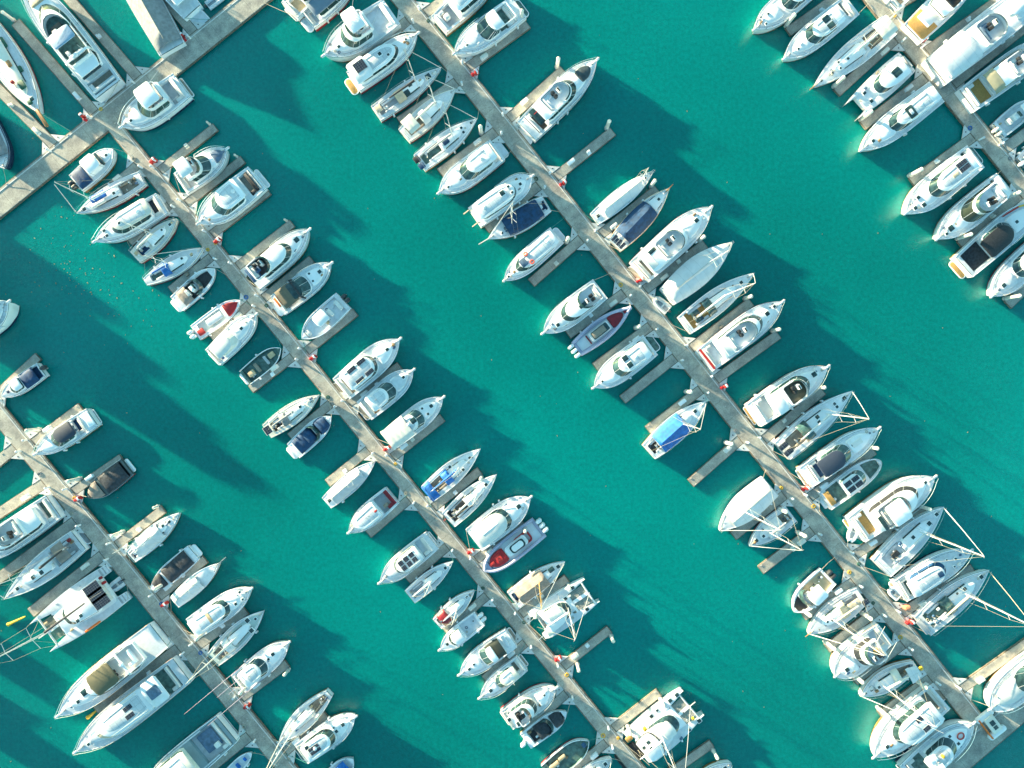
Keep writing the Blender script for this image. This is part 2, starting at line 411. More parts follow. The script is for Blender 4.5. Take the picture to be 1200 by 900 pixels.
    def pulpit(s, l=.9, w=.36, m=None):
        l *= .55
        z = s.zs(1) - .05
        s.part('bow_pulpit', MB().pad(rrect(s.L + l * .25, 0, l * 1.5, w, w * .4, 4), z - .06, z + .05, .03), m or WHITE)
        a = MB(); x = s.L + l
        a.tube([(x - .5, 0, z + .09), (x + .05, 0, z + .02)], .045, 5); a.tube([(x - .1, -.22, z - .06), (x + .1, 0, z - .02), (x - .1, .22, z - .06)], .045, 5)
        s.part('anchor', a, SPARG)
    def windlass(s, t=.93):
        mb = MB(); z = s.zs(t); mb.pad(rrect(t * s.L, 0, .35, .25, .08), z, z + .18, .04); mb.tube([(t * s.L, 0, z + .03), (s.L * .985, 0, s.zs(1) + .02)], .03, 4)
        s.part('windlass', mb, SPARG)
    def cleats(s, ts=(.03, .5, .88)):
        mb = MB()
        for t in ts:
            for q in (1, -1):
                y = q * max(.1, s.hw(t) - .06); z = s.zs(t) + .05
                mb.tube([(t * s.L - .14, y, z), (t * s.L + .14, y, z)], .025, 5)
        s.part('cleats', mb, STEEL)
    def platform(s, l, m=None, w=.8, z=.35, round_=.5):
        mb = MB().pad(rrect(-l / 2 + .04, 0, l + .1, w * s.W * s.hp[0], round_, 5), z - .12, z, .04)
        o = s.part('swim_platform', mb, WHITE)
        s.part('platform_deck', MB().pad(rrect(-l / 2, 0, l - .18, w * s.W * s.hp[0] - .25, round_ * .8, 5), z - .02, z + .02, .01), m or TEAKG, o)
        return o
    def outboards(s, n, m=None, size=1.):
        for i in range(n):
            y = (i - (n - 1) / 2) * .72 * size; mb = MB()
            mb.pad(rrect(-.45 * size, y, .85 * size, .5 * size, .22 * size, 4), .75, 1.45 * size, .12)
            o = s.part('outboard_motor', mb, m or OBD)
            s.part('outboard_leg', MB().box((-.3 * size, y, .25), (.3, .16, 1.1)).box((-.5 * size, y, -.1), (.5, .3, .06)).box((-.02, y, .7), (.3, .25, .3)), SPARG, o)
    def cabin(s, t0, t1, w, base=.35, glass=.75, dw=.08, lean=.12, roofm=None, wb=None, nose=.35, glassm=None, basem=None, over=.0, rh=.12, aft=.0, z=0., npow=2., lim=.82):
        """trunk, raked window band and roof; returns roof top height above deck at mid"""
        tm = (t0 + t1) / 2; zz = s.zs(tm) + z
        o1 = s.ol(t0, t1 + dw, w, wb, nose, .04, npow, lim); o2 = s.ol(t0 + aft, t1, w - .12, (wb or w) - .12, nose, .04, npow, lim - .07)
        s.part('cabin_trunk', MB().pad(o1, zz - .5, zz + base, .05, .02), basem or s.hullmat if s.hullmat in (WHITE, CREAM) else WHITE)
        i1 = inset(o1, .06)
        g = MB().rings([[(x, y, zz + base - .02) for x, y in i1], [(x, y, zz + base + glass) for x, y in o2]], False, False)
        g = s.part('cabin_windows', g, glassm or GLASS)
        mu = MB(); nn = len(o2)
        for k in (nn // 2, nn // 2 - 4, nn // 2 + 4, nn // 2 - 7, nn // 2 + 7, 3, nn - 4):
            k %= nn; mu.tube([(i1[k][0], i1[k][1], zz + base), (o2[k][0], o2[k][1], zz + base + glass)], .02, 4)
        s.part('window_mullion', mu, WHITE, g)
        o3 = s.ol(t0 + aft - over, t1 + .005, w - .09, (wb or w) - .09, nose, .06, npow, lim - .04)
        s.part('cabin_roof', MB().pad(o3, zz + base + glass - .02, zz + base + glass + rh, min(.1, rh * .8)), roofm or WHITE)
        return z + base + glass + rh
    def arch(s, t, z0, z1, w, m=None, th=.35):
        zz = s.zs(t); W = w * s.W / 2; x = t * s.L
        mb = MB(); sec = [(-W, zz + z0, .0), (-W * .96, zz + z0 + (z1 - z0) * .8, -.15), (-W * .8, zz + z1, -.25), (W * .8, zz + z1, -.25), (W * .96, zz + z0 + (z1 - z0) * .8, -.15), (W, zz + z0, 0)]
        rg = [[(x + dx - th / 2, y, z), (x + dx + th / 2, y, z), (x + dx + th / 2, y * .95, z - .1), (x + dx - th / 2, y * .95, z - .1)] for y, z, dx in sec]
        mb.rings(rg); o = s.part('radar_arch', mb, m or WHITE)
        d = MB(); d.pad(rrect(x - .25, 0, .6, .6, .29, 5), zz + z1 - .02, zz + z1 + .22, .1); s.part('radar_dome', d, WHITE, o)
        a = MB(); a.tube([(x - .2, W * .6, zz + z1), (x - .7, W * .62, zz + z1 + 2.2)], .018, 4); a.tube([(x - .2, -W * .6, zz + z1), (x - .6, -W * .62, zz + z1 + 1.8)], .018, 4)
        s.part('antenna', a, WHITE, o)
    def cushions(s, t0, t1, w, z, m, n=3, gap=.06):
        """aft sunpad split in n"""
        tot = w * s.W; ly = tot / n - gap
        for i in range(n):
            y = (i - (n - 1) / 2) * (tot / n) / (s.W / 2)
            s.bx('sunpad_cushion', (t0 + t1) / 2, y, z, (t1 - t0) * s.L, ly, .16, m)
    def seats(s, t, z, w, m=None, u=True, depth=.55):
        """U settee facing aft/forward across width w (fraction)"""
        W = w * s.W; mb = MB(); zz = s.zs(t) + z; x = t * s.L
        mb.pad(rrect(x, 0, depth, W, .12), zz, zz + .42, .07)
        mb.pad(rrect(x - depth * .45, 0, .16, W, .07), zz + .3, zz + .75, .05)
        if u: mb.pad(rrect(x + depth * 1.2, W / 2 - depth / 2, 1.5 * depth, depth, .12), zz, zz + .42, .07)
        s.part('seat', mb, m or CUSH)
    def table(s, t, y, z, lx, ly, m=None):
        zz = s.zs(t) + z; mb = MB().pad(rrect(t * s.L, y * s.W / 2, lx, ly, .12), zz + .62, zz + .68, .02); mb.tube([(t * s.L, y * s.W / 2, zz), (t * s.L, y * s.W / 2, zz + .63)], .05)
        s.part('table', mb, m or TEAK)
    def helm(s, t, y, z, m=None):
        zz = s.zs(t) + z; x = t * s.L; yy = y * s.W / 2
        o = s.part('helm_console', MB().pad(rrect(x, yy, .55, .9, .12), zz, zz + .85, .1, .08), m or WHITE)
        s.part('dashboard', MB().box((x - .05, yy, zz + .86), (.3, .6, .04), ry=.3), DARK, o)
        s.part('helm_seat', MB().pad(rrect(x - .85, yy - .3, .5, .5, .12), zz, zz + .6, .08).pad(rrect(x - 1.05, yy - .3, .14, .5, .06), zz + .5, zz + 1., .05)
               .pad(rrect(x - .85, yy + .3, .5, .5, .12), zz, zz + .6, .08).pad(rrect(x - 1.05, yy + .3, .14, .5, .06), zz + .5, zz + 1., .05), DARK)
    def fly(s, t0, t1, w, z, wall=.55, floor=None, nose=.45, seatm=None, screen=True, wb=None, helmt=None, tablem=None, lim=.75, seat=True):
        zz = s.zs((t0 + t1) / 2) + z; o = s.ol(t0, t1, w, wb, nose, .06, 2.2, lim)
        fo = s.part('flybridge_coaming', MB().tub(o, zz - .06, zz + wall, .14, zz + .05), WHITE)
        s.part('flybridge_floor', MB().pad(inset(o, .15), zz + .04, zz + .07, .01), floor or DECK, fo)
        if screen:
            fr = [p for p in o if p[0] > (t0 + (t1 - t0) * .62) * s.L]
            g = MB().rings([[(x, y, zz + wall - .02) for x, y in fr], [(x - .28, y * .94, zz + wall + .38) for x, y in fr]], False, False, closed=False)
            s.part('flybridge_screen', g, GLASS, fo)
        ht = helmt or (t0 + (t1 - t0) * .66)
        if seat:
            s.seats(t0 + (t1 - t0) * .16, z + .06, w * .68 * .95, seatm)
            if tablem: s.table(t0 + (t1 - t0) * .36, -.1, z, .8, .8, tablem)
        s.helm(ht, .16, z + .05)
    def hardtop(s, t0, t1, w, z, m=None, th=.1, nose=.2, posts=True, base=.9, wb=None, rr=.08, lim=2.):
        zz = s.zs((t0 + t1) / 2) + z; o = s.ol(t0, t1, w, wb, nose, .1, 2.3, lim)
        ho = s.part('hardtop', MB().pad(o, zz, zz + th, min(rr, th * .8)), m or WHITE)
        if posts:
            mb = MB()
            for tt in (t0 + .02, t1 - .04 * (1 + nose)):
                for q in (1, -1): mb.tube([(tt * s.L + .15, q * w * s.W / 2 * .86, zz - base), (tt * s.L, q * w * s.W / 2 * .84, zz + .02)], .03, 5)
            s.part('post', mb, STEEL, ho)
        return ho
    def canvas(s, t0, t1, w, z, h, m, n=6, name='canvas_cover', droop=.12, flat=.5, lim=.98, label=None):
        """cloth stretched over bows: cambered and slightly sagging between frames"""
        mb = MB(); rg = []; N = n * 3
        for i in range(N + 1):
            t = t0 + (t1 - t0) * i / N; u = i % 3; sag = 0 if u == 0 else .05
            hwid = min(w * s.W / 2, lim * s.hw(t) if 0 <= t <= 1 else 9); zz = s.zs(max(0, t)) + z
            endf = min(1, min(i, N - i) / 1.5 + .35)
            r = []
            for k in range(9):
                v = -1 + k / 4; zc = (1 - abs(v) ** 2) ** flat if flat != 1 else (1 - abs(v))
                r.append((t * s.L, v * hwid, zz + h * zc * endf - sag * (1 - v * v) - (droop if abs(v) == 1 else 0)))
            rg.append(r)
        mb.rings(rg, False, False, closed=False)
        # underside so the cloth has thickness
        mb2 = [(x, y, zz - .03) for x, y, zz in mb.v]; nb = len(mb.v); fb_ = [tuple(i + nb for i in f[::-1]) for f in mb.f]
        mb.v += mb2; mb.f += fb_
        return s.part(name, mb, m, None, label, ang=50)
    def nonskid(s, t0=.3, t1=.9, w0=.72, w1=.93, m=None):
        n = 5; seg = (t1 - t0) / n
        for q in (1, -1):
            mb = MB(); rg = []
            for k in range(16):
                t = t0 + (t1 - t0) * k / 15; h = s.hw(t); z = s.zs(t) - .03
                rg.append([(t * s.L, q * h * w0, z + .035), (t * s.L, q * max(h * w0, h * w1 - .1), z + .02)])
            mb.rings(rg, False, False, closed=False)
            s.part('nonskid_panel', mb, m or NSK, smooth=False)
    def roofgear(s, t0, t1, w, z):
        r = s.rnd; zz = s.zs((t0 + t1) / 2) + z; W = w * s.W / 2; L = s.L; mb = MB()
        for q in (1, -1): mb.tube([((t0 + .02) * L, q * W * .82, zz - .01), ((t0 + .03) * L, q * W * .82, zz + .07), ((t1 - .06) * L, q * W * .74, zz + .07), ((t1 - .05) * L, q * W * .74, zz - .01)], .02, 4)
        s.part('roof_handrail', mb, STEEL)
        a = s.ol(t0 + .02, t1 - .04, w * .74, w * .6, .4, .1, 2.2, .6)
        s.part('roof_panel', MB().pad(a, zz - .03, zz + .012, .01), NSK)
        c = r.random(); x = (t0 + (t1 - t0) * r.uniform(.15, .4)) * L
        if c < .45: s.part('radar_dome', MB().pad(rrect(x, 0, .55, .55, .27, 5), zz, zz + .25, .1), WHITE)
        elif c < .8: s.part('searchlight', MB().tube([(x, 0, zz), (x, 0, zz + .2)], .05).sphere((x, 0, zz + .25), .11), STEEL)
        s.part('antenna', MB().tube([(x, W * .6, zz), (x - .5, W * .65, zz + 2.2)], .015, 4), WHITE)
    def mast(s, t=.58, h=12., boom=.45, cover=None, spar=None, spr=2, genoa=True, gm=None, boomh=1.3, back=True, bow=.985, shroud=True, y=0, stern_t=.01, r=.10, gr=.07):
        r *= .68; gr *= .58
        x = t * s.L; zb = s.zs(t); top = h; spar = spar or ALU
        m = MB().tube([(x, y, zb - .1), (x - .06, y, (zb + top) / 2), (x - .15, y, top)], r, 8, r * .75)
        m.tube([(x - .15, y, top), (x - .35, y, top + .25)], .02, 4)
        mo = s.part('mast', m, spar)
        for k in range(spr):
            zz = zb + (top - zb) * (k + 1) / (spr + 1) ; w = s.W * .26 * (1 - .22 * k)
            s.part('spreader', MB().tube([(x - .3, y - w, zz), (x - .05, y, zz + .03), (x - .3, y + w, zz)], .035, 5), spar, mo)
        if shroud:
            g = MB()
            for q in (1, -1):
                cy = q * s.hw(t) * .92 + y; zz = zb + (top - zb) * .33; w = q * s.W * .26
                g.tube([(x - .25, cy, zb), (x - .3, y + w, zz), (x - .3, y + w * .8, zb + (top - zb) * .66), (x - .15, y, top - .2)], .013, 4)
                g.tube([(x + .3, cy * .9, zb), (x, y, zb + (top - zb) * .36)], .01, 4)
            if back: g.tube([(stern_t * s.L, y, s.zs(0)), (x - .2, y, top)], .013, 4)
            s.part('rigging', g, ROPE)
        if genoa:
            fz = s.zs(1) + .15; fx = bow * s.L
            pts = [(fx, y, fz), (fx + (x - fx) * .08, y, fz + (top - fz) * .08), (fx + (x - fx) * .5, y, fz + (top - fz) * .5), (x - .05, y, top - .15)]
            s.part('furled_headsail', MB().tube(pts[:2], .04, 6, gr).tube(pts[1:], gr, 6, .03), gm or WCAN)
        if boom:
            bl = boom * s.L; bz = zb + boomh
            bo = s.part('boom', MB().tube([(x - .1, y, bz), (x - bl, y, bz + .08)], .07, 6), spar)
            mb = MB(); pts = []
            for i in range(7):
                u = i / 6; pts.append((x - .2 - (bl - .5) * u, y, bz + .22 - .05 * u))
            mb.tube(pts, .20, 8, .11); s.part('sail_cover', mb, cover or WCAN, bo)
            s.part('mainsheet', MB().tube([(x - bl + .3, y, bz), (x - bl + .2, y, zb)], .015, 4), ROPE, bo)
    def wheel(s, t, y=0, z=-.3, r=.42):
        zz = s.zs(t) + z + .9; x = t * s.L; n = 16
        pts = [(x + .1 * math.sin(0), y + r * math.cos(2 * PI * k / n), zz + r * math.sin(2 * PI * k / n)) for k in range(n)]
        mb = MB().tube(pts, .02, 5, closed=True)
        for k in range(0, n, 4): mb.tube([(x, y, zz), pts[k]], .012, 4)
        mb.pad(rrect(x + .12, y, .25, .25, .1), zz - .9, zz + .1, .05); s.part('steering_wheel', mb, STEEL)
    def clutter(s, n=4, t0=.1, t1=.9, z=.02, w=.6):
        r = s.rnd
        for i in range(int(n * 1.8)):
            t = r.uniform(t0, t1); y = r.uniform(-w, w) * s.hw(t); c = r.random(); zz = s.zs(t) + z
            if c < .4:
                mb = MB(); k = 12; rad = r.uniform(.12, .2)
                for q in range(2): mb.tube([(t * s.L + (rad - q * .05) * math.cos(2 * PI * j / k), y + (rad - q * .05) * math.sin(2 * PI * j / k), zz + .03 + q * .04) for j in range(k)], .025, 4, closed=True)
                s.part('coiled_rope', mb, r.choice([ROPE, NAVY, ROPE]))
            elif c < .75:
                s.part('deck_box', MB().pad(rrect(t * s.L, y, r.uniform(.3, .6), r.uniform(.2, .4), .05, 3, r.uniform(0, .3)), zz - .02, zz + r.uniform(.1, .25), .04), r.choice([WHITE, LGREY, GREYC, CUSH, TANC, PADB, NAVYG, TEAK]))
            else:
                s.part('vent', MB().pad(rrect(t * s.L, y, .18, .18, .08), zz - .02, zz + .14, .05), r.choice([STEEL, WHITE, DARK]))

PLACE1 = {}
# ------------------------------------------------------------------ boat families
D2L = "down second pier's left side"; D2R_ = "down second pier's right side"
D3L = "down third pier's left side"; D3R = "down third pier's right side"
D1L = "down left pier's left side"; D1R = "down left pier's right side"
D4L = "down top right pier's left side"; D4R = "down top right pier's right side"
XU = "from the left above the top left pier"
for k_ in (D2L, D2R_, D3L, D3R, D1L, D1R, D4L, D4R, XU): PLACE1[k_] = 1

def EX(side, desc, bow, stern, w, roof=(.26, .54), ws=.13, roofm=None, cock=(.05, .25), cw=.8, cockm=None, hat=((.72, 0, .5),), arch=None, plat=1.0, platm=None, fore=(.60, .90), forem=None,
       rw=.78, glassm=None, kind='m', fb=1.25, hull=None, deck=None, seat=True, rail=True, pulp=.7, over=.08, topz=.7, foreh=.22, stripe=None, clut=3, roofh=.14, spot=None, pad=None, name='motor_yacht'):
    b = Boat(side, desc, bow, stern, w, kind, fb, hull, deck, [(cock[0], cock[1], cw, .55, cockm or TEAKG)] if cock else [], name=name, stripe=stripe)
    if fore: b.pad('foredeck_trunk', fore[0], fore[1], .62, -.3, .3 + foreh, forem or WHITE, nose=.7, rr=.14, lean=.06, tail=.02, lim=.66)
    top = b.cabin(roof[0], roof[1], rw, .35, topz, ws, roofm=roofm, over=over, glassm=glassm, rh=roofh)
    b.nonskid(.28, .9); 
    if roofm in (None, WHITE, CREAM) and roof[1] - roof[0] > .12: b.roofgear(roof[0], roof[1], rw - .1, top)
    if pad: b.pad('sunpad', pad[0], pad[1], pad[2], foreh - .05, .16, pad[3], nose=.6, lim=.6)
    b.hatches([h for h in hat], foreh)
    if cock and seat: b.seats(cock[0] + .035, -.5, cw * .9)
    if arch: b.arch(arch, .1, top + .3, .92)
    if plat: b.platform(plat, platm)
    if rail: b.rail(.48, .55)
    if pulp: b.pulpit(pulp)
    b.windlass(); b.cleats(); b.clutter(clut, .3, .9, foreh * .4)
    b.top = top
    return b

def FL(side, desc, bow, stern, w, cab=(.20, .60), ws=.1, fly=(.22, .52), ht=None, htm=None, cock=(.03, .19), cockm=None, hat=((.76, 0, .5),), plat=1.0, platm=None, fore=(.62, .9), forem=None, pad=None,
       kind='m', fb=1.45, hull=None, deck=None, floor=None, seatm=None, seat=True, arch=None, rail=True, pulp=.8, clut=4, rw=.8, fw=.72, glassm=None, overhang=.04, tablem=None, stripe=None, roofm=None, topz=.85, htz=1.75, htn=.15, cw=.82, name='motor_yacht', bowup=.35, basem=None):
    b = Boat(side, desc, bow, stern, w, kind, fb, hull, deck, [(cock[0], cock[1], cw, .5, cockm or TEAKG)] if cock else [], name=name, stripe=stripe, bowup=bowup)
    if fore: b.pad('foredeck_trunk', fore[0], fore[1], .62, -.3, .55, forem or WHITE, nose=.75, rr=.16, lean=.08, tail=.02, lim=.66)
    top = b.cabin(cab[0], cab[1], rw, .55, topz, ws, roofm=roofm, over=overhang, glassm=glassm, basem=basem)
    b.nonskid(.2, .92, .82)
    if not fly and cab[1] - cab[0] > .12 and overhang >= 0: b.roofgear(cab[0], cab[1], rw - .1, top)
    if fly: b.fly(fly[0], fly[1], fw, top, seatm=seatm, floor=floor, tablem=tablem, seat=seat)
    if ht: b.hardtop(ht[0], ht[1], fw * .95, top + htz, htm, nose=htn, base=htz)
    if arch: b.arch(arch, .6, top + 1.2, .85)
    if pad: b.pad('sunpad', pad[0], pad[1], pad[2], .2, .14, pad[3], nose=.5, lim=.6)
    b.hatches(hat, .24)
    if cock: b.seats(cock[0] + .03, -.45, cw * .9, seatm)
    if plat: b.platform(plat, platm)
    if rail: b.rail(.45, .65)
    if pulp: b.pulpit(pulp)
    b.windlass(); b.cleats(); b.clutter(clut, .62, .92, .05)
    b.top = top
    return b

def SA(side, desc, bow, stern, w, mt=.6, mh=11., cover=None, boom=.42, trunk=(.36, .74), tw=.56, cock=(.06, .33), cockm=None, cw=.58, dodger=None, bimini=None, hat=((.83, 0, .5), (.68, 0, .4)),
       kind='s', fb=1.05, hull=None, deck=None, spr=2, genoa=True, gm=None, spar=None, sol=None, whl=True, stripe=None, clut=4, side_win=True, trunkm=None, biz=1.7, r=.09, rig=True, life=True, gr=.08, sprit=0, mainz=1.35, tent=None):
    b = Boat(side, desc, bow, stern, w, kind, fb, hull, deck, [(cock[0], cock[1], cw, .5, cockm or TEAKG)] if cock else [], name='sailboat', cat='sailboat', stripe=stripe, bowup=.25)
    if trunk:
        b.pad('cabin_trunk', trunk[0], trunk[1], tw, -.2, .55, trunkm or WHITE, wb=tw * .7, nose=.35, rr=.1, lean=.1, lim=.72)
        if side_win:
            for q in (1, -1):
                mb = MB(); t0 = trunk[0] + .05; t1 = trunk[1] - .1
                pts = [((t0 + (t1 - t0) * i / 5) * b.L, q * min((tw + (tw * .7 - tw) * ((t0 + (t1 - t0) * i / 5) - trunk[0]) / (trunk[1] - trunk[0])) * b.W / 2, .72 * b.hw(t0 + (t1 - t0) * i / 5)) - q * .02, b.zs(t0) + .2) for i in range(6)]
                mb.rings([[(x, y + q * .03, z - .09), (x, y - q * .07, z + .12)] for x, y, z in pts], False, False, closed=False); b.part('side_window', mb, GLASS)
    b.hatches([h for h in hat if not trunk or not (trunk[0] < h[0] < trunk[1])], 0); b.hatches([h for h in hat if trunk and trunk[0] < h[0] < trunk[1]], .33)
    b.nonskid(.1, .92, .74, .95, NSK if deck is None else LGREY)
    if mh: b.mast(mt, mh, boom, cover, spar, spr, genoa, gm, mainz, shroud=rig, r=r, gr=gr)
    if cock:
        for q in (1, -1): b.part('cockpit_seat', MB().pad(rrect((cock[0] + cock[1]) / 2 * b.L + .2, q * cw * b.hw(.2) * .72, (cock[1] - cock[0]) * b.L * .7, cw * b.W * .14, .1), b.zs(.2) - .4, b.zs(.2) - .12, .04), TEAKG if cockm in (None, TEAKG) else LGREY)
        if whl: b.wheel(cock[0] + .07)
        b.bx('companionway', cock[1] + .02, 0, .3, .7, .6, .12, LGREY)
    if dodger: b.canvas(cock[1] - .03, cock[1] + .09, tw + .1, .25, .75, dodger, 2, 'spray_hood', flat=.45)
    if bimini: b.canvas(cock[0] - .01, cock[0] + .17, cw + .15, biz, .14, bimini, 3, 'bimini', flat=.7)
    if sol: b.solar(*sol)
    if sprit:
        z = b.zs(1); b.part('bowsprit', MB().tube([(b.L - .8, 0, z - .02), (b.L + sprit, 0, z + .15)], .09, 6, .05), spar or WOOD)
    if tent:
        t0, t1, tw_, hh, mm = tent; b.canvas(t0, t1, tw_, .35, hh, mm, 5, 'tent_cover', flat=1.0, droop=.3)
    if life: b.lifelines()
    b.windlass(.92); b.clutter(clut, .05, .9, .1, .4)
    return b

def ribs(b, m, r=.24):
    ts = [i / 20 for i in range(21)]
    pts = [(t * b.L, max(.02, b.hw(t) - r * .6), b.zs(t)) for t in ts]
    b.part('inflatable_tube', MB().tube(pts + [(x, -y, z) for x, y, z in pts[::-1]], r, 8), m)

def OP(side, desc, bow, stern, w, cock=(.08, .9), cw=.86, floor=None, ob=1, cover=None, top=None, topm=None, kind='m', fb=.75, hull=None, rib=None, name='speedboat', cat='speedboat', depth=.35, deck=None,
       ws=None, bowpad=None, conso=.45, plat=0, obm=None, wells=None, extra=(), topz=1.5, obs=1., clut=3):
    b = Boat(side, desc, bow, stern, w, kind, fb, hull, deck, wells if wells is not None else [(cock[0], cock[1], cw, depth, floor or DGREY)], name=name, cat=cat)
    if rib: ribs(b, rib)
    if conso:
        zz = b.zs(conso) - depth; x = conso * b.L
        b.part('console', MB().pad(rrect(x, 0, 1.0, b.W * .34, .15), zz, zz + .95, .1, .06), WHITE)
        b.part('windscreen', MB().pad(rrect(x + .3, 0, .25, b.W * .32, .1), zz + .9, zz + 1.25, .02, .04), GLASSG)
        b.part('helm_seat', MB().pad(rrect(x - 1.1, 0, .5, b.W * .34, .12), zz, zz + .7, .08), CUSH)
    if ws:
        t, wd = ws; o = b.ol(t - .2, t + .06, wd, None, .5, 0, 2.2, .93); fr = [p for p in o if p[0] > (t - .12) * b.L]; z = b.zs(t)
        b.part('windscreen', MB().rings([[(x, y, z - .05) for x, y in fr], [(x - .4, y * .93, z + .5) for x, y in fr]], False, False, closed=False), GLASSG)
    if bowpad: b.pad('bow_cushion', bowpad[0], bowpad[1], bowpad[2], -.2, .3, bowpad[3], nose=.7, lim=.8)
    for (t0, t1, wd, m) in (cover or ()): b.canvas(t0, t1, wd, .12, .28, m, 3, 'canvas_cover', flat=.6, droop=.08)
    if top: b.hardtop(top[0], top[1], top[2], topz, topm, base=topz + .2)
    if ob: b.outboards(ob, obm, obs)
    if plat: b.platform(plat, WHITE)
    for e in extra: b.bx(*e)
    b.cleats(); b.clutter(clut, .1, .5, -depth + .05, .5)
    return b

def CAT(side, desc, bow, stern, w, hullw=.26, bridge=(.10, .62), fb=1.5, mh=13., mt=.5, tramp=True, roof=(.2, .58), roofw=.72, roofm=None, name='catamaran', power=False, sprit=0, spar=None, genoa=True, front=.98, boom=.4, cover=None, deckm=None, cockm=None, glassdw=.07, beam=True):
    r0 = Boat.__new__(Boat); b = r0
    zr = fb * 1.1; B_ = P(*bow, zr); A_ = P(*stern, zr); d = B_ - A_; d.z = 0
    b.fb = fb; b.L = d.length; b.W = w / PXM * (1 - zr / CAMH); b.kind = 's'; b.rz = math.atan2(d.y, d.x); b.rnd = random.Random(desc); b.bowup = .15
    COUNT[side] = COUNT.get(side, 0) + 1; b.side = side; b.idx = COUNT[side]; b.place = ORD[b.idx] + ' ' + side
    b.root = empty(name, (A_.x, A_.y, 0), b.rz); tag(b.root, '%s, %s' % (desc, b.place), 'catamaran', 'catamarans moored at the piers')
    b.hullmat = WHITE; b.deckmat = deckm or DECK; b.bow = bow; b.stern = stern; BOATS.append(b); b.wells = []
    b.hp = (1, .5, 9, .3, .9); hwid = hullw * b.W
    hp = (.72, .4, 2.0, 1.0, .8)
    for q in (1, -1):
        cy = q * (b.W / 2 - hwid / 2); rings = []; dk = []
        for i in range(23):
            t = 1 - (1 - i / 22) ** 1.3; u = max(0, (t - hp[1]) / (1 - hp[1]))
            h = hwid / 2 * ((hp[0] + (1 - hp[0]) * math.sin(PI / 2 * t / hp[1])) if t < hp[1] else max(.02, 1 - u ** hp[2]))
            z = b.zs(t) if t > .1 else b.zs(t) * (.45 + 5.5 * t); x = t * b.L
            sd = [(x, cy + h, z), (x, cy + h * 1.02, z - .1), (x - .02 * b.L * t ** 5, cy + h * .92, .02), (x, cy + h * .7, -.4)]
            rings.append(sd + [(a, 2 * cy - y, c) for a, y, c in sd[::-1]])
            dk.append([(x, cy - h * .9, z + .012), (x, cy, z + .05), (x, cy + h * .9, z + .012)])
        b.part('hull', MB().rings(rings, closed=True), WHITE)
        b.part('deck', MB().rings(dk, False, False, closed=False), b.deckmat)
        st = MB()
        for k in range(3): st.box((.25 + k * .35, cy, b.zs(0) * .45 + .1 + k * .25), (.3, hwid * .6, .05))
        b.part('stern_steps', st, DGREY)
    z = b.zs(.4); inner = b.W - 2 * hwid
    ol = rrect((bridge[0] + bridge[1]) / 2 * b.L, 0, (bridge[1] - bridge[0]) * b.L, inner + hwid * .8, .4)
    b.part('bridge_deck', MB().pad(ol, z - .7, z + .03, .05), WHITE)
    # cockpit aft
    b.part('cockpit_floor', MB().box(((bridge[0] + .07) * b.L, 0, z + .045), (.12 * b.L, inner * .9, .02)), cockm or TEAKG, smooth=False)
    b.seats(bridge[0] + .03, .05, .5)
    b.table(bridge[0] + .09, 0, .05, .9, 1.2)
    o1 = b.ol(roof[0], roof[1] + glassdw, roofw, roofw * .8, .5, .05, 2.6, 3); o2 = b.ol(roof[0], roof[1], roofw - .05, roofw * .8 - .05, .5, .05, 2.6, 3)
    b.part('cabin_trunk', MB().pad(o1, z - .1, z + .45, .05, .03), WHITE)
    b.part('cabin_windows', MB().rings([[(x, y, z + .44) for x, y in inset(o1, .08)], [(x, y, z + 1.05) for x, y in o2]], False, False), GLASS)
    b.part('cabin_roof', MB().pad(b.ol(roof[0] - .04, roof[1] + .005, roofw - .02, roofw * .8 - .02, .5, .08, 2.6, 3), z + 1.03, z + 1.2, .12), roofm or WHITE)
    b.top = 1.2 + .06
    if beam: b.part('cross_beam', MB().tube([(front * b.L - .5, -(b.W / 2 - hwid / 2), z + .1), (front * b.L - .5, (b.W / 2 - hwid / 2), z + .1)], .13, 8), ALU)
    if tramp:
        x0 = (bridge[1] + .005) * b.L; x1 = front * b.L - .6
        for q in (1, -1):
            mb = MB(); y0 = .35; y1 = inner / 2 + .05
            for i in range(15): xx = x0 + (x1 - x0) * i / 14; mb.tube([(xx, q * y0, z - .05), (xx, q * y1, z - .05)], .025, 4)
            for i in range(9): yy = y0 + (y1 - y0) * i / 8; mb.tube([(x0, q * yy, z - .04), (x1, q * yy, z - .04)], .025, 4)
            b.part('trampoline_net', mb, tramp if tramp is not True else SPARG)
        b.part('catwalk', MB().box(((x0 + x1) / 2, 0, z + .02), (x1 - x0, .5, .1)), WHITE)
    if mh: b.mast(mt, mh, boom, cover, spar, 2, genoa, None, 2.2, bow=front - .03, shroud=True)
    if sprit: b.part('bowsprit', MB().tube([(front * b.L - .6, 0, z + .2), (front * b.L + sprit, 0, z + .3)], .07, 6), ALU)
    b.clutter(5, .3, .9, .05, .9)
    return b

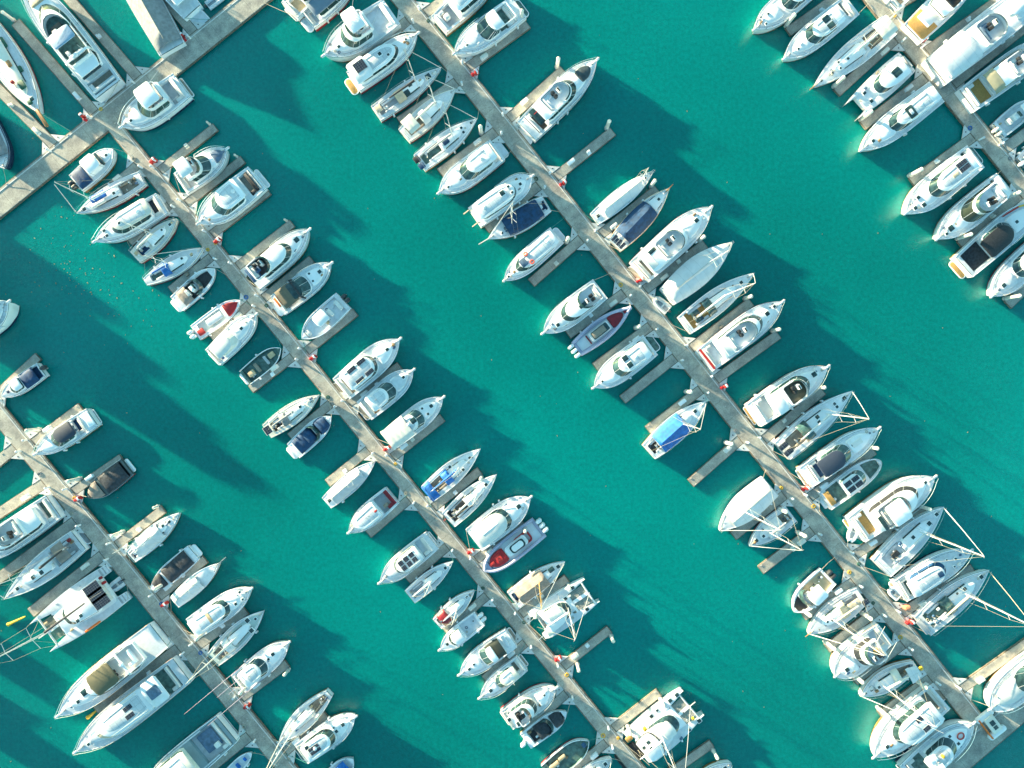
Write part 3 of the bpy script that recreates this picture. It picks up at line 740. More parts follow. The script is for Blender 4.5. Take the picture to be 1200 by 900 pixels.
def TARP(side, desc, bow, stern, w, t0=.04, t1=.9, cw=.95, m=None, h=.9, kind='s', fb=1.1, mh=0, mt=.56, hull=None, cat='sailboat', boom=0, hat=((.93, 0, .3),), genoa=False, ridge=1.0, name='sailboat', cock=None, spr=2, spar=None, gr=.07, side_m=None):
    b = Boat(side, desc, bow, stern, w, kind, fb, hull, None, [cock] if cock else [], name=name, cat=cat, bowup=.25)
    b.pad('cabin_trunk', max(t0, .1), min(t1, .75), .55, -.1, .45, WHITE, nose=.4)
    b.canvas(t0, t1, cw, .3, h, m or WCAN, 6, 'storage_cover', flat=ridge, droop=.22, lim=1.0)
    r = MB().tube([(t0 * b.L + .1, 0, b.zs(.3) + .3 + h + .03), (t1 * b.L - .1, 0, b.zs(.7) + .3 + h + .03)], .03, 5); b.part('ridge_line', r, ROPE)
    if mh: b.mast(mt, mh, 0, None, spar, spr, genoa, None, gr=gr)
    b.hatches(hat, 0); b.rail(.86, .55); b.windlass(.95); b.cleats()
    return b

def DINGHY(desc, bow, stern, w, z=0., m=None, floor=None, ob=1, tilt=0):
    """small inflatable, its own thing"""
    B_ = P(*bow, z + .4); A_ = P(*stern, z + .4); d = B_ - A_; d.z = 0; L = d.length; W = w / PXM
    root = empty('dinghy', (A_.x, A_.y, z), math.atan2(d.y, d.x)); tag(root, desc, 'dinghy', 'dinghies beside the yachts')
    r = W * .17; hw = W / 2 - r; pts = [(.0, hw, .3), (L * .6, hw, .32), (L * .82, hw * .8, .38), (L * .95, hw * .4, .44), (L - r, 0, .46)]
    MB().tube(pts + [(x, -y, zz) for x, y, zz in pts[-2::-1]], r, 8).build('inflatable_tube', m or LGREY, root)
    MB().pad([(0.02, -hw), (L * .8, -hw * .8), (L * .9, 0), (L * .8, hw * .8), (.02, hw)], .08, .2, .02).build('hull_floor', floor or DGREY, root)
    MB().box((.05, 0, .35), (.06, hw * 2, .4)).build('transom', WHITE, root); MB().pad(rrect(L * .4, 0, .25, hw * 2, .05), .34, .42, .02).build('seat', CUSH, root)
    if ob: MB().pad(rrect(-.2, 0, .4, .26, .1), .45, .9, .08).box((-.15, 0, .2), (.12, .1, .7)).build('outboard_motor', OBD, root)
    return root
# ------------------------------------------------------------------ the boats, pier by pier
# ---- upper left corner (above the cross pier)
b = TARP(XU, 'blue grey hull with chrome rail', (6, 198), (-26, 132), 28, .05, .8, .8, GREYC, .3, kind='m', cat='motor yacht', name='motor_yacht', hull=NAVYH)
b = SA(XU, 'timber trimmed ketch with green deck gear', (46, 133), (-26, 20), 34, mh=0, trunk=(.2, .8), tw=.5, cock=None, deck=LGREY, trunkm=CREAM, hat=((.86, .1, .6, GREEN),), stripe=WOOD, kind='s', fb=1.3, life=True)
b.part('bowsprit', MB().pad(rrect(b.L + .8, 0, 3.0, .5, .2), b.zs(1) - .05, b.zs(1) + .08, .04), WOOD)
b.bx('deck_cushion', .72, .1, .38, 1.3, .9, .15, GREEN); b.bx('deck_cushion', .58, .5, .05, .9, .5, .2, GREEN); b.bx('fuel_can', .66, -.3, .38, .45, .45, .4, RED); b.bx('skylight', .5, .1, .38, 1.0, .6, .15, WOOD); b.bx('deck_cushion', .3, .4, .1, 1.6, .9, .2, GREEN); b.bx('deck_box', .88, -.1, .05, .6, .6, .25, GREEN)
b = FL(XU, 'large white yacht with pale blue bimini', (24, -26), (124, 103), 38, cab=(.16, .66), ws=.09, fly=(.2, .60), ht=(.32, .43), htm=PADB, kind='big', fb=1.9, cock=(.02, .12), htz=1.6, hat=(), pad=(.76, .84, .5, TANC), plat=2.0, seatm=LGREY, floor=TEALD, arch=.24)
MATSKY = mat('pale blue bimini cloth', (.30, .45, .62), .7, var=.1, bump=.3, bscale=4)
b.root.children[0]; [c for c in b.root.children if c.name.startswith('hardtop')][0].data.materials[0] = MATSKY
b.bx('instrument_panel', .48, .0, b.top + .2, 1.3, 1.8, .3, DARK); b.bx('sunpad', .13, 0, b.top - .2, 1.0, 3.2, .1, GLASS)
b = TARP(XU, 'big hull under a ridged grey tarpaulin', (146, -40), (200, 56), 33, .04, .96, 1.0, GREYC, 1.5, kind='b', fb=1.4, cat='motor yacht', name='motor_yacht', hat=())
b = EX(XU, 'white cruiser with long swim platform', (170, -48), (224, 12), 26, roof=(.2, .5), cock=None, plat=2.2, platm=LGREY, kind='m')
DINGHY('grey inflatable dinghy floating beside the top left pier', (268, -12), (243, 7), 12)
UNDER = "just below the top left pier"
b = FL(UNDER, 'white sport fisher with boxy flybridge roof', (143, 149), (211, 98), 34, cab=(.26, .58), ws=.1, fly=(.26, .56), ht=(.30, .56), htz=1.15, kind='m', fb=1.5, cock=(.05, .24), cockm=DGREY, plat=.5, glassm=GLASSG, hat=((.84, .1, .4),))
for q in (1, -1): b.part('outrigger', MB().tube([(.45 * b.L, q * b.W * .42, 2.5), (.1 * b.L, q * b.W * .5, 3.6)], .02, 4), ALU)

# ---- second pier, right side
FL(D2R_, 'white flybridge cruiser, blue bow cushion', (266, 175), (210, 214), 28, cab=(.22, .52), ws=.14, fly=(.26, .50), ht=(.16, .40), htz=1.6, cock=(.03, .24), cockm=DGREY, pad=(.72, .92, .6, PADB), plat=.3, seat=False, fb=1.35)
b = EX(D2R_, 'white express cruiser with creased white hardtop', (233, 262), (300, 207), 33, roof=(.30, .62), ws=.13, rw=.84, cock=(.03, .2), glassm=GLASSG, plat=.7, platm=LGREY, kind='m', fb=1.5, hat=(), over=.05)
b.seats(.1, -.4, .7, DARK)
b = FL(D2R_, 'white flybridge yacht with dark helm deck', (362, 270), (294, 328), 28, cab=(.16, .62), ws=.07, fly=(.08, .36), cock=None, floor=DARK, seatm=CUSH, hat=((.80, 0, .7),), plat=.2, fb=1.5, fw=.8, tablem=NAVYG)
b.bx('dark_sunpad', .10, 0, b.top + .1, 1.5, 2.3, .15, NAVYG)
b = EX(D2R_, 'white cruiser, black arch and tan cockpit', (388, 309), (324, 358), 27, roof=(.36, .44), ws=.15, glassm=GLASSG, roofm=GLASS, cock=(.05, .38), cockm=DGREY, hat=((.80, 0, .5), (.64, -.25, .3), (.66, .4, .3)), plat=.9, platm=WHITE)
b.canvas(.1, .34, .8, 1.1, .12, mat('brown canvas', (.14, .12, .085), .8, bump=.3), 3, 'bimini', flat=.8); b.bx('wooden_table', .05, .2, -.1, .7, 1.6, .12, ORANGE)
b.part('targa_arch', MB().tube([(.4 * b.L, -b.W * .46, 1.2), (.38 * b.L, -b.W * .4, 2.6), (.38 * b.L, b.W * .4, 2.6), (.4 * b.L, b.W * .46, 1.2)], .14, 6), BLACK)
OP(D2R_, 'grey centre console fishing boat, twin outboards', (354, 397), (402, 352), 25, ob=2, top=(.36, .62, .55), floor=LGREY, fb=1.0, extra=(('bow_seat', .85, 0, -.3, .6, .9, .3, CUSH), ('bait_tank', .12, 0, -.2, .6, 1.6, .4, CUSH)), name='fishing_boat', cat='fishing boat')
b = FL(D2R_, 'boxy white cruiser, four dark roof panels', (468, 398), (399, 456), 31, cab=(.14, .56), ws=.04, fly=None, cock=(.02, .13), hat=((.80, 0, .45), (.60, .1, .3)), kind='m', fb=1.4, overhang=.02, plat=1.0, topz=.9, rw=.86)
for t, y in ((.29, .42), (.45, .42), (.29, -.5), (.45, -.5)): b.solar(t, y, b.top + .0, 1.35, .62)
b = EX(D2R_, 'white cruiser with square hardtop, green screen', (484, 434), (426, 482), 27, roof=(.22, .48), ws=.15, glassm=GLASSG, cock=(.04, .2), cockm=TEAK, hat=((.82, .05, .4),), plat=.8, deck=LGREY, pad=(.62, .9, .5, LGREY))
b = EX(D2R_, 'white cruiser with long cream aft awning', (519, 466), (457, 515), 26, roof=(.34, .50), ws=.12, glassm=GLASSG, cock=(.04, .34), hat=((.79, .05, .5), (.68, -.3, .35), (.66, .35, .3)), plat=.4)
b.canvas(-.03, .36, .95, 1.35, .16, mat('cream canvas', (.74, .69, .62), .8, bump=.25), 5, 'awning', flat=.8)
b.bx('roof_hatch', .46, .0, b.top, .8, .8, .05, GLASS)
b = SA(D2R_, 'white sailboat with bright blue sail covers', (563, 526), (501, 579), 24, mt=.6, mh=9.5, cover=BLUE, dodger=BLUE, boom=.5, cock=(.06, .34), hat=((.8, 0, .4), (.62, -.4, .4), (.5, .55, .4)), genoa=True, gm=WCAN, kind='sw')
b.canvas(-.01, .13, .85, .35, .3, BLUE, 2, 'stern_cover', flat=.6)
b = SA(D2R_, 'white sailboat with dark cockpit and red ensign', (582, 556), (525, 610), 23, mt=.6, mh=10, cock=(.05, .42), cockm=BLACK, cw=.66, kind='sw', hat=((.78, 0, .45),), cover=WCAN)
b.bx('sunpad', .3, .1, .0, 1.8, 1.1, .2, DARK); b.part('flag', MB().box((-.15, .4, 1.7), (.5, .03, .3), ry=.6), RED)
b = EX(D2R_, 'wide white cruiser, plain hardtop, dark windscreen', (621, 583), (555, 634), 32, roof=(.12, .56), ws=.09, rw=.84, cock=None, kind='o', fb=1.5, hat=((.8, 0, .6, LGREY),), plat=0, roofm=CUSH, arch=None)
b.bx('aft_hatch', .06, .35, .02, .4, .8, .1, GLASS); b.bx('roof_ridge', .3, 0, b.top, 2.8, .25, .06, WHITE)
b = OP(D2R_, 'lilac grey speedboat with bright red bow cushions', (568, 668), (632, 618), 26, ob=3, obm=WHITE, rib=LAV, kind='r', hull=LAV, floor=WHITE, conso=0, cock=(.04, .9), fb=.85, deck=LAV, obs=1.1, bowpad=(.62, .9, .62, RED), clut=0)
b.bx('bow_seat', .86, 0, .05, .9, .5, .12, REDP); b.bx('bow_seat', .73, 0, .10, .9, 1.2, .1, REDP); b.part('aft_seat', MB().tub(rrect(.3 * b.L, 0, 2.6, 1.7, .5, 5), .4, 1.05, .25, .5), RED)
b.bx('console_body', .42, 0, -.2, 3.6, 1.5, .75, WHITE, r=.4); b.bx('console_roof', .40, 0, 1.1, 2.4, 1.25, .08, GLASS, r=.4); b.bx('console_top', .40, 0, 1.18, 1.9, .9, .06, WHITE, r=.35)
b = SA(D2R_, 'sailboat under taupe cover, yellow wooden mast', (662, 658), (601, 704), 23, mt=.5, mh=13, spar=SPARY, boom=0, cock=(.03, .12), cockm=NAVY, trunk=(.2, .8), hat=((.87, 0, .5),), kind='sw', tent=(.1, .62, .92, .75, TAUPE), gr=.09, whl=False)
b.bx('foredeck_skylight', .76, .2, .35, .9, .7, .06, GLASS)
b = CAT(D2R_, 'sailing catamaran, pale deck, open bow nets', (694, 692), (629, 736), 41, mh=14, mt=.56, bridge=(.1, .66), roof=(.2, .5), hullw=.24, roofw=.66, deckm=LGREY, glassdw=.1)
b.hatches([(.78, .74, .5), (.78, -.74, .5), (.6, .45, .45), (.6, -.45, .45)]); b.bx('helm_pod', .14, -.5, .2, 1.0, 1.3, .7, CREAM); b.bx('deck_cover', .35, .3, b.top, 2.2, 1.6, .12, CUSH)
for q in (1, -1): b.part('davit', MB().tube([(.4, q * 1.4, 1.6), (-.6, q * 1.4, 2.2), (-1.0, q * 1.4, 1.8)], .05, 5), STEEL)
b = CAT(D2R_, 'big white sailing catamaran with pod roof', (813, 824), (747, 881), 50, mh=15.5, mt=.40, bridge=(.08, .74), roof=(.3, .56), hullw=.25, roofw=.62, front=.97, deckm=DECK, glassdw=.14, sprit=.6, tramp=SPARG)
b.pad('pod_roof', .08, .34, .62, b.top + .45, .14, WHITE, nose=.3, tail=.2, lim=3); b.pad('pod_band', .07, .355, .64, b.top + .34, .12, BLACK, nose=.3, lim=3)
b.hatches([(.13, .2, .5), (.2, -.05, .5), (.22, .25, .55)], b.top + .5, .5); b.hatches([(.9, .8, .55), (.78, .8, .55), (.68, .84, .35), (.56, .84, .35), (.45, .8, .5), (.9, -.8, .55), (.72, -.84, .4), (.2, -.55, .7)], .02)
b.pad('coachroof_pad', .42, .6, .4, b.top - .05, .1, CUSH, nose=.2, lim=3); b.bx('wooden_step', .03, .72, .1, 1.0, .7, .3, TEAKY); b.bx('yellow_float', .28, .62, .3, .5, .5, .4, YELLOW); b.bx('yellow_float', .86, -.5, .1, .4, .4, .3, YELLOW)
b = SA(D2R_, 'pale sailboat bow at the bottom edge', (857, 894), (815, 930), 22, mh=9, mt=.55)

# ---- second pier, left side
b = OP(D2L, 'white cuddy boat with navy cockpit cover', (133, 175), (87, 214), 24, wells=[(.05, .3, .8, .4, DGREY)], ob=2, cover=((.03, .3, .86, NAVY),), top=(.36, .66, .72), fb=1.1, conso=0, clut=1, bowpad=(.7, .9, .5, WHITE), topz=1.2)
b.bx('windscreen', .68, 0, .2, .4, 1.9, .6, GLASS); b.bx('cabin_block', .5, 0, -.1, 2.4, 2.0, .9, WHITE); b.bx('foredeck_hatch', .82, 0, .05, .4, .4, .06, GLASS)
b = SA(D2L, 'white sailboat with royal blue sail cover', (90, 250), (165, 208), 22, mt=.68, mh=10.7, kind='s', trunk=(.34, .82), cover=WCAN, boom=.5, cock=(.08, .34), hat=((.88, 0, .5), (.42, .1, .4)), deck=LGREY, genoa=False, hull=WHITE)
b.bx('folded_blue_sail', .62, -.25, .5, 2.4, 1.0, .25, BLUE); b.bx('white_cover', .66, .35, .4, 2.2, .5, .3, CUSH); b.part('furled_headsail', MB().tube([(b.L, 0, 1.3), (.7 * b.L, 0, 10.3)], .05, 5), WCAN)
b = FL(D2L, 'cream white trawler with long boxy roof', (112, 283), (188, 237), 27, cab=(.18, .66), ws=.07, fly=None, cock=(.03, .16), cockm=BLACK, hat=((.82, .15, .4), (.82, -.3, .4)), kind='o', hull=WHITE, fb=1.35, plat=.3, overhang=.06, roofm=CREAM)
b.hatches([(.56, .1, .35)], b.top)
b = SA(D2L, 'old cream sailboat with bare mast', (207, 256), (157, 301), 21, mt=.55, mh=11.5, kind='s', deck=CREAM, hull=CREAM, cover=CREAM, boom=.38, cock=(.1, .3), cockm=NAVY, hat=((.84, 0, .4), (.68, .05, .3)), genoa=False)
b = SA(D2L, 'small classic sailboat with blue gear and varnish', (238, 291), (169, 330), 21, mt=.5, mh=9, kind='se', stripe=WOOD, cover=BLUE, boom=.32, dodger=BLUE, cock=(.1, .34), cockm=TEALD, deck=LGREY, hat=((.8, 0, .4), (.66, .1, .35)), genoa=True, whl=False)
OP(D2L, 'white runabout with dark oval cockpit', (252, 315), (206, 356), 22, wells=[(.12, .52, .84, .5, DARK), (.58, .86, .74, .4, DARK)], ob=0, conso=.45, plat=.7, fb=.8, ws=(.56, .8), cover=((.12, .32, .8, TAUPE),), clut=2)
b = OP(D2L, 'red and white speedboat with red bow cover', (282, 352), (228, 390), 20, wells=[(.1, .6, .7, .3, CREAM)], ob=2, obm=WHITE, bowpad=(.66, .96, .8, RED), fb=.8, conso=0, clut=1)
b.bx('grey_cushion', .42, .05, -.2, 2.6, 1.0, .2, LGREY); b.bx('red_cushion', .1, -.3, .0, 1.0, .9, .12, REDP)
b = EX(D2L, 'small white cruiser with rounded white top', (300, 369), (248, 419), 25, roof=(.16, .42), ws=.12, glassm=CREAM, roofm=CUSH, cock=(.02, .14), cockm=BLUE, hat=((.68, 0, .45),), plat=.4, fore=(.5, .9), topz=.4)
b.bx('blue_towel', .05, .3, -.3, .5, 1.0, .1, BLUE)
b = OP(D2L, 'open boat with dull green deck', (329, 408), (286, 443), 20, floor=TEALD, cock=(.06, .9), cw=.9, ob=0, conso=0, fb=.7, deck=TEALD, plat=.5, extra=(('thwart', .35, 0, -.1, .5, 1.5, .15, TEAKG), ('thwart', .6, 0, -.1, .4, 1.4, .15, DGREY), ('engine_box', .18, -.1, -.3, 1.0, .8, .4, TANC), ('bow_locker', .75, .1, -.2, 1.0, .8, .15, TANC)))
b = SA(D2L, 'weathered cream sailboat with cluttered deck', (374, 463), (312, 506), 22, mt=.58, mh=9, cock=(.1, .32), cockm=DARK, cover=GREYC, dodger=GREYC, bimini=None, hat=((.84, 0, .4), (.66, .1, .4)), clut=12, hull=CREAM, deck=CREAM, genoa=False)
b.solar(.05, 0, .7, 1.0, 1.2)
OP(D2L, 'white runabout with navy cockpit covers', (388, 488), (343, 529), 22, wells=[(.1, .55, .84, .4, NAVY), (.62, .88, .74, .3, NAVY)], ob=0, conso=0, ws=(.58, .84), plat=.8, fb=.8, cover=((.1, .34, .82, NAVY), (.34, .52, .8, NAVY), (.66, .88, .76, NAVY)), clut=0)
b = TARP(D2L, 'slim white sailboat under grey boom tent', (440, 540), (382, 590), 20, .12, .72, .85, mat('pale grey cloth', (.45, .50, .55), .8, bump=.3), .8, mh=9, mt=.6, kind='s', hat=((.06, 0, .5, LGREY),))
b = FL(D2L, 'white pilothouse boat, grey open aft deck', (410, 623), (459, 581), 25, cab=(.34, .82), ws=.04, fly=None, cock=(.03, .32), cockm=DGREY, hat=(), kind='o', fb=1.2, plat=0, seatm=DKRED, overhang=.02, rw=.84, topz=.7, fore=None)
b.bx('red_crate', .36, .1, b.top, .5, .3, .15, REDP); b.bx('fish_box', .2, .3, -.3, .8, .5, .3, TEAKG)
b = FL(D2L, 'white cruiser with roof of solar panels', (446, 682), (506, 634), 25, cab=(.26, .64), ws=.07, fly=None, cock=(.08, .24), cockm=LGREY, fb=1.3, plat=.3, hat=(), forem=LGREY, basem=CREAM, roofm=WHITE)
for t in (.34, .44, .54):
    for y in (.25, -.25): b.solar(t, y, b.top, .75, .72)
b = SA(D2L, 'grey decked racing sailboat', (531, 658), (480, 700), 19, mt=.52, mh=9, cock=(.05, .34), cockm=DGREY, cw=.6, deck=LGREY, kind='sw', hat=((.82, 0, .4),), cover=CUSH, genoa=False)
b = SA(D2L, 'small sailboat with red cockpit cover', (556, 692), (512, 732), 18, mt=.55, mh=8.6, cock=(.04, .2), cockm=DARK, deck=LGREY, cover=WCAN, boom=.36, hat=((.8, 0, .35),), clut=4, genoa=False)
b.canvas(.1, .3, .85, .3, .4, DKRED, 3, 'cockpit_cover', flat=.6)
b = OP(D2L, 'white cabin fishing boat, twin engines inshore', (516, 761), (562, 726), 20, wells=[(.06, .42, .84, .4, LGREY)], ob=2, obm=WHITE, conso=0, fb=1.0, name='fishing_boat', cat='fishing boat')
b.cabin(.44, .68, .76, .3, .4, .08, roofm=WHITE); b.bx('hatch', .82, 0, .05, .4, .4, .08, GLASS); b.rail(.6, .5); b.pulpit(.6)
b = EX(D2L, 'white cruiser with dark grey cockpit cover', (539, 790), (599, 749), 25, roof=(.40, .44), ws=.14, glassm=GLASSG, cock=(.18, .42), cockm=DARK, hat=((.82, .05, .4), (.72, -.05, .3)), plat=.6, fb=1.25)
b.canvas(.18, .44, .78, .55, .15, mat('olive black canvas', (.035, .045, .035), .7, bump=.3), 3, 'cockpit_cover', flat=.7); b.bx('aft_seat', .1, -.1, .05, .5, 1.9, .2, LGREY)
b = EX(D2L, 'small white cruiser with cream top', (563, 817), (612, 779), 21, roof=(.22, .5), ws=.12, glassm=GLASSG, roofm=CREAM, cock=(.03, .18), hat=((.76, .05, .5),), plat=.5, topz=.5, kind='o')
b = FL(D2L, 'white flybridge cruiser berthed bow to pier', (651, 806), (594, 846), 26, cab=(.16, .52), ws=.07, fly=(.22, .46), cock=(.02, .12), fb=1.4, seat=False, kind='o', hat=((.78, .1, .3, LGREY),), plat=.5, platm=TEAK, stripe=MAROON, basem=CREAM)
b.hatches([(.2, -.35, .7), (.3, -.05, .7), (.1, .35, .5)], b.top + .1)
OP(D2L, 'white bowrider with black cockpit covers', (664, 834), (616, 870), 21, wells=[(.12, .56, .84, .5, DARK), (.64, .9, .8, .4, DARK)], ob=1, obm=WHITE, conso=0, ws=(.58, .84), cover=((.28, .56, .84, BLACK), (.66, .88, .76, BLACK)), fb=.8, clut=2)
b = OP(D2L, 'dark workboat with green deck and blue tarp', (690, 868), (642, 908), 24, floor=TEALD, cock=(.1, .92), cw=.94, deck=TEALD, hull=WHITE, ob=0, conso=0, fb=.9, extra=(('crate', .2, .2, -.2, 1.6, .6, .3, TANC), ('crate', .4, .3, -.2, 1.2, .5, .3, TANC), ('blue_tarp', .88, 0, -.1, .6, .7, .2, NAVYG)), name='workboat', cat='workboat')
b = SA(D2L, 'light blue decked sailboat at the bottom', (717, 889), (672, 926), 19, mh=9, deck=LGREY)
# ---- third pier, left side
b = FL(D3L, 'white sport cruiser cut off at top', (400, -55), (338, 10), 26, cab=(.2, .5), fly=None, cock=(.02, .2), cockm=TANC, plat=.3)
b = EX(D3L, 'blue decked cruiser with long dark awning', (412, -22), (360, 22), 24, roof=(.2, .8), ws=.05, roofm=mat('slate canvas', (.13, .19, .26), .7, bump=.3, bscale=3), cock=(.02, .15), cockm=LGREY, deck=LGREY, plat=1.0, platm=LGREY, fb=1.2)
b = FL(D3L, 'sport fisher with tuna tower and white flybridge', (381, 65), (458, 11), 36, cab=(.36, .66), ws=.07, fly=(.34, .62), ht=(.40, .60), htz=2.1, cock=(.04, .30), cockm=LGREY, kind='o', fb=1.7, plat=.0, pulp=1.0, glassm=GLASSG, hat=((.80, .1, .4, LGREY),), seatm=WHITE)
tw = MB()
for qx, qy in ((.40, .5), (.40, -.5), (.58, .45), (.58, -.45)): tw.tube([(qx * b.L, qy * b.W / 2 * .9, 4.2), (.5 * b.L + (qx - .5) * 4, qy * .9, 6.3)], .04, 5)
tw.tube([(x, y, 6.2) for x, y in rrect(.5 * b.L, 0, 1.1, 1.1, .2)], .04, 5, closed=True); b.part('tuna_tower', tw, ALU)
for q in (1, -1): b.part('outrigger', MB().tube([(.45 * b.L, q * b.W * .42, 3.2), (.2 * b.L, q * b.W * .55, 9.)], .03, 4, .015), ALU)
b = FL(D3L, 'white cruiser, solar roof, wooden swim platform', (489, 40), (413, 94), 27, cab=(.06, .66), ws=.05, fly=None, cock=None, plat=1.1, platm=TEAKY, fb=1.35, hat=((.84, .1, .3),), rw=.86, topz=.6)
b.hardtop(.02, .28, .92, b.top + .2, WHITE, base=.5); b.solar(.17, .2, b.top + .32, 1.7, 1.5); b.hatches([(.46, .15, .5), (.54, -.3, .35)], b.top)
b = SA(D3L, 'sailboat with grey deck panels, beige bimini', (517, 79), (440, 132), 21, mt=.63, mh=11.9, cock=(.05, .34), cockm=DGREY, cover=DARK, deck=LGREY, hat=((.8, 0, .8), (.55, .3, .6)), bimini=None, kind='sw', dodger=BEIGE)
b.bx('stern_cushion', .06, .2, .1, 1.0, 1.0, .15, BEIGE); b.bx('solar_hatch', .45, -.2, .36, 1.2, .8, .05, GLASS)
b = SA(D3L, 'cream sailboat with canvas cockpit awning', (534, 104), (473, 158), 24, mt=.62, mh=11, cock=(.08, .36), cover=CREAM, kind='s', hull=CREAM, hat=((.58, .3, .45), (.5, .3, .45), (.64, .2, .3)), bimini=CREAM, dodger=WCAN)
b = SA(D3L, 'sailboat with navy figure cushion and teak cockpit', (559, 139), (491, 190), 23, mt=.58, mh=13.8, cock=(.06, .40), cockm=TEALD, cover=SPARG, kind='sw', hat=((.90, 0, .35), (.75, .2, .35), (.74, -.25, .35)))
b.bx('navy_bag', .46, -.05, .35, 1.0, .7, .3, NAVY); b.bx('stern_locker', .0, .35, .05, .9, 1.0, .12, DARK); b.bx('stern_locker', .0, -.4, .05, .9, .9, .12, NAVY)
b = EX(D3L, 'white express cruiser with long white hardtop', (515, 226), (583, 174), 29, roof=(.16, .50), ws=.14, rw=.76, glassm=GLASSG, cock=(.03, .14), hat=((.86, .1, .3, LGREY),), plat=1.2, platm=LGREY, kind='m', fb=1.4)
b.bx('roof_panel', .3, .2, b.top, 3., .9, .04, WHITE)
b = FL(D3L, 'boxy white trawler with stern davits', (623, 207), (556, 254), 27, cab=(.08, .68), ws=.04, fly=None, cock=None, hat=((.80, 0, .4, DARK),), plat=0, kind='b', fb=1.35, rw=.9, topz=.8, roofm=WHITE)
b.hatches([(.5, .1, .7), (.62, .25, .35), (.62, -.3, .35)], b.top)
for q in (1, -1): b.part('davit', MB().tube([(.2, q * 1.1, 1.5), (-.2, q * 1.1, 2.3), (-1.1, q * 1.1, 2.1)], .08, 6), BEIGE)
b = SA(D3L, 'sailboat with dark navy boom tent, bowsprit', (572, 280), (641, 238), 25, mt=.6, mh=13, cock=(.02, .1), cockm=NAVY, kind='s', sprit=1.6, tent=(.12, .70, .9, .55, NAVY), boom=0, gr=.06, hat=((.78, .2, .3),), spar=ALU, whl=False, trunk=(.2, .7))
b = FL(D3L, 'white patrol style boat, two orange lifebuoys', (591, 329), (653, 275), 24, cab=(.1, .70), ws=.08, fly=None, cock=None, plat=.9, platm=LGREY, fb=1.2, hat=((.92, 0, .3),), pulp=.4, rw=.84, topz=.7)
for y in (.45, -.45): b.part('lifebuoy', MB().tube([(.54 * b.L + .26 * math.cos(k * PI / 6), y * b.W / 2 + .26 * math.sin(k * PI / 6), b.zs(.5) + b.top + .08) for k in range(12)], .08, 6, closed=True), mat('orange red foam', (.75, .09, .03), .6))
b.bx('blue_roof_panel', .64, .0, b.top, 1.0, 1.2, .04, PADB)
b = FL(D3L, 'white flybridge cruiser with curved dark windscreen', (637, 390), (704, 338), 28, cab=(.12, .60), ws=.08, fly=(.06, .40), cock=None, fb=1.45, plat=.1, hat=((.78, .2, .5, LGREY),), floor=WHITE, seat=True)
b.bx('roof_hatch', .36, .2, b.top + .5, 1.2, .6, .06, GLASS)
b = OP(D3L, 'lilac speedboat with dark red bow seating', (739, 360), (676, 409), 23, ob=3, obm=WHITE, rib=LAV, kind='s', hull=LAV, deck=LAV, wells=[(.04, .9, .66, .3, WHITE)], conso=0, fb=.85, obs=1.1, bowpad=(.62, .86, .62, DKRED), clut=0)
b.bx('bow_cushion', .90, 0, .05, .6, .5, .1, DKRED); b.bx('console_body', .42, 0, -.1, 3.4, 1.4, .7, WHITE, r=.3); b.bx('console_roof', .42, 0, 1.0, 2.8, 1.2, .08, GLASS, r=.2); b.bx('roof_slats', .40, 0, 1.08, 2.1, .9, .04, TEAKG); b.bx('red_trim', .22, 0, .1, .2, 1.5, .3, DKRED)
b = EX(D3L, 'white cruiser with two square roof hatches', (696, 454), (763, 404), 29, roof=(.16, .56), ws=.11, rw=.78, glassm=GLASSG, cock=(.03, .14), cockm=TEALD, hat=((.86, 0, .3, LGREY),), plat=1.2, platm=TEALD, kind='m', fb=1.4)
b.hatches([(.42, .22, .8), (.42, -.38, .8)], b.top)
b = SA(D3L, 'sailboat with two tone blue boom tent', (828, 470), (761, 530), 27, mt=.56, mh=11.7, kind='s', tent=(.16, .60, .95, 1.0, BLUE), boom=0, hat=((.8, 0, .5),), cock=(.04, .16), cockm=DARK, gr=.09, whl=True)
b = TARP(D3L, 'sailboat under full white storage cover', (843, 622), (904, 570), 30, .02, .78, 1.0, WCAN, .9, mh=15, mt=.55, kind='sw', spr=2, genoa=True, fb=1.3, hat=((.62, .1, .5, TEALD),))
b = SA(D3L, 'small sailboat with white cover, grey deck', (878, 640), (928, 602), 23, mt=.56, mh=12.6, kind='sw', cover=GREYC, deck=LGREY, cock=(.05, .3), tent=(.25, .6, .7, .4, WCAN), boom=.34)
b = OP(D3L, 'white walkaround with white hardtop, outboards inshore', (930, 717), (972, 676), 26, wells=[(.05, .62, .86, .4, TANC), (.72, .92, .8, .3, DARK)], ob=2, obm=OBD, top=(.28, .62, .66), conso=.56, fb=1.0, ws=(.68, .8), name='fishing_boat', cat='fishing boat')
b = SA(D3L, 'sailboat with tan cockpit cushion and bow net', (947, 743), (1011, 699), 28, mt=.58, mh=15, kind='s', cover=BEIGE, dodger=BEIGE, cockm=DGREY, deck=LGREY, bimini=None, hat=((.58, .1, .4), (.66, 0, .3)), sprit=.6, r=.12, gr=.12)
b.bx('stern_solar', .03, .3, .9, 1.0, .8, .05, SOLAR); b.bx('tan_cushion', .2, .1, .2, 2.4, .9, .3, BEIGE)
b = FL(D3L, 'heavy trawler with timber rail, white flybridge', (978, 792), (1040, 744), 33, cab=(.24, .54), ws=.06, fly=(.22, .5), cock=(.04, .22), cockm=LGREY, kind='tr', fb=1.7, stripe=WOOD, plat=.0, pulp=.4, hat=((.8, .1, .6),), tablem=TEAKY, glassm=DARK)
for y in (.5, -.1): b.part('outrigger', MB().tube([(.3 * b.L, y * b.W, 3.2), (.05 * b.L, y * b.W - 3.4, 6.5)], .05, 6, .03), ALU)
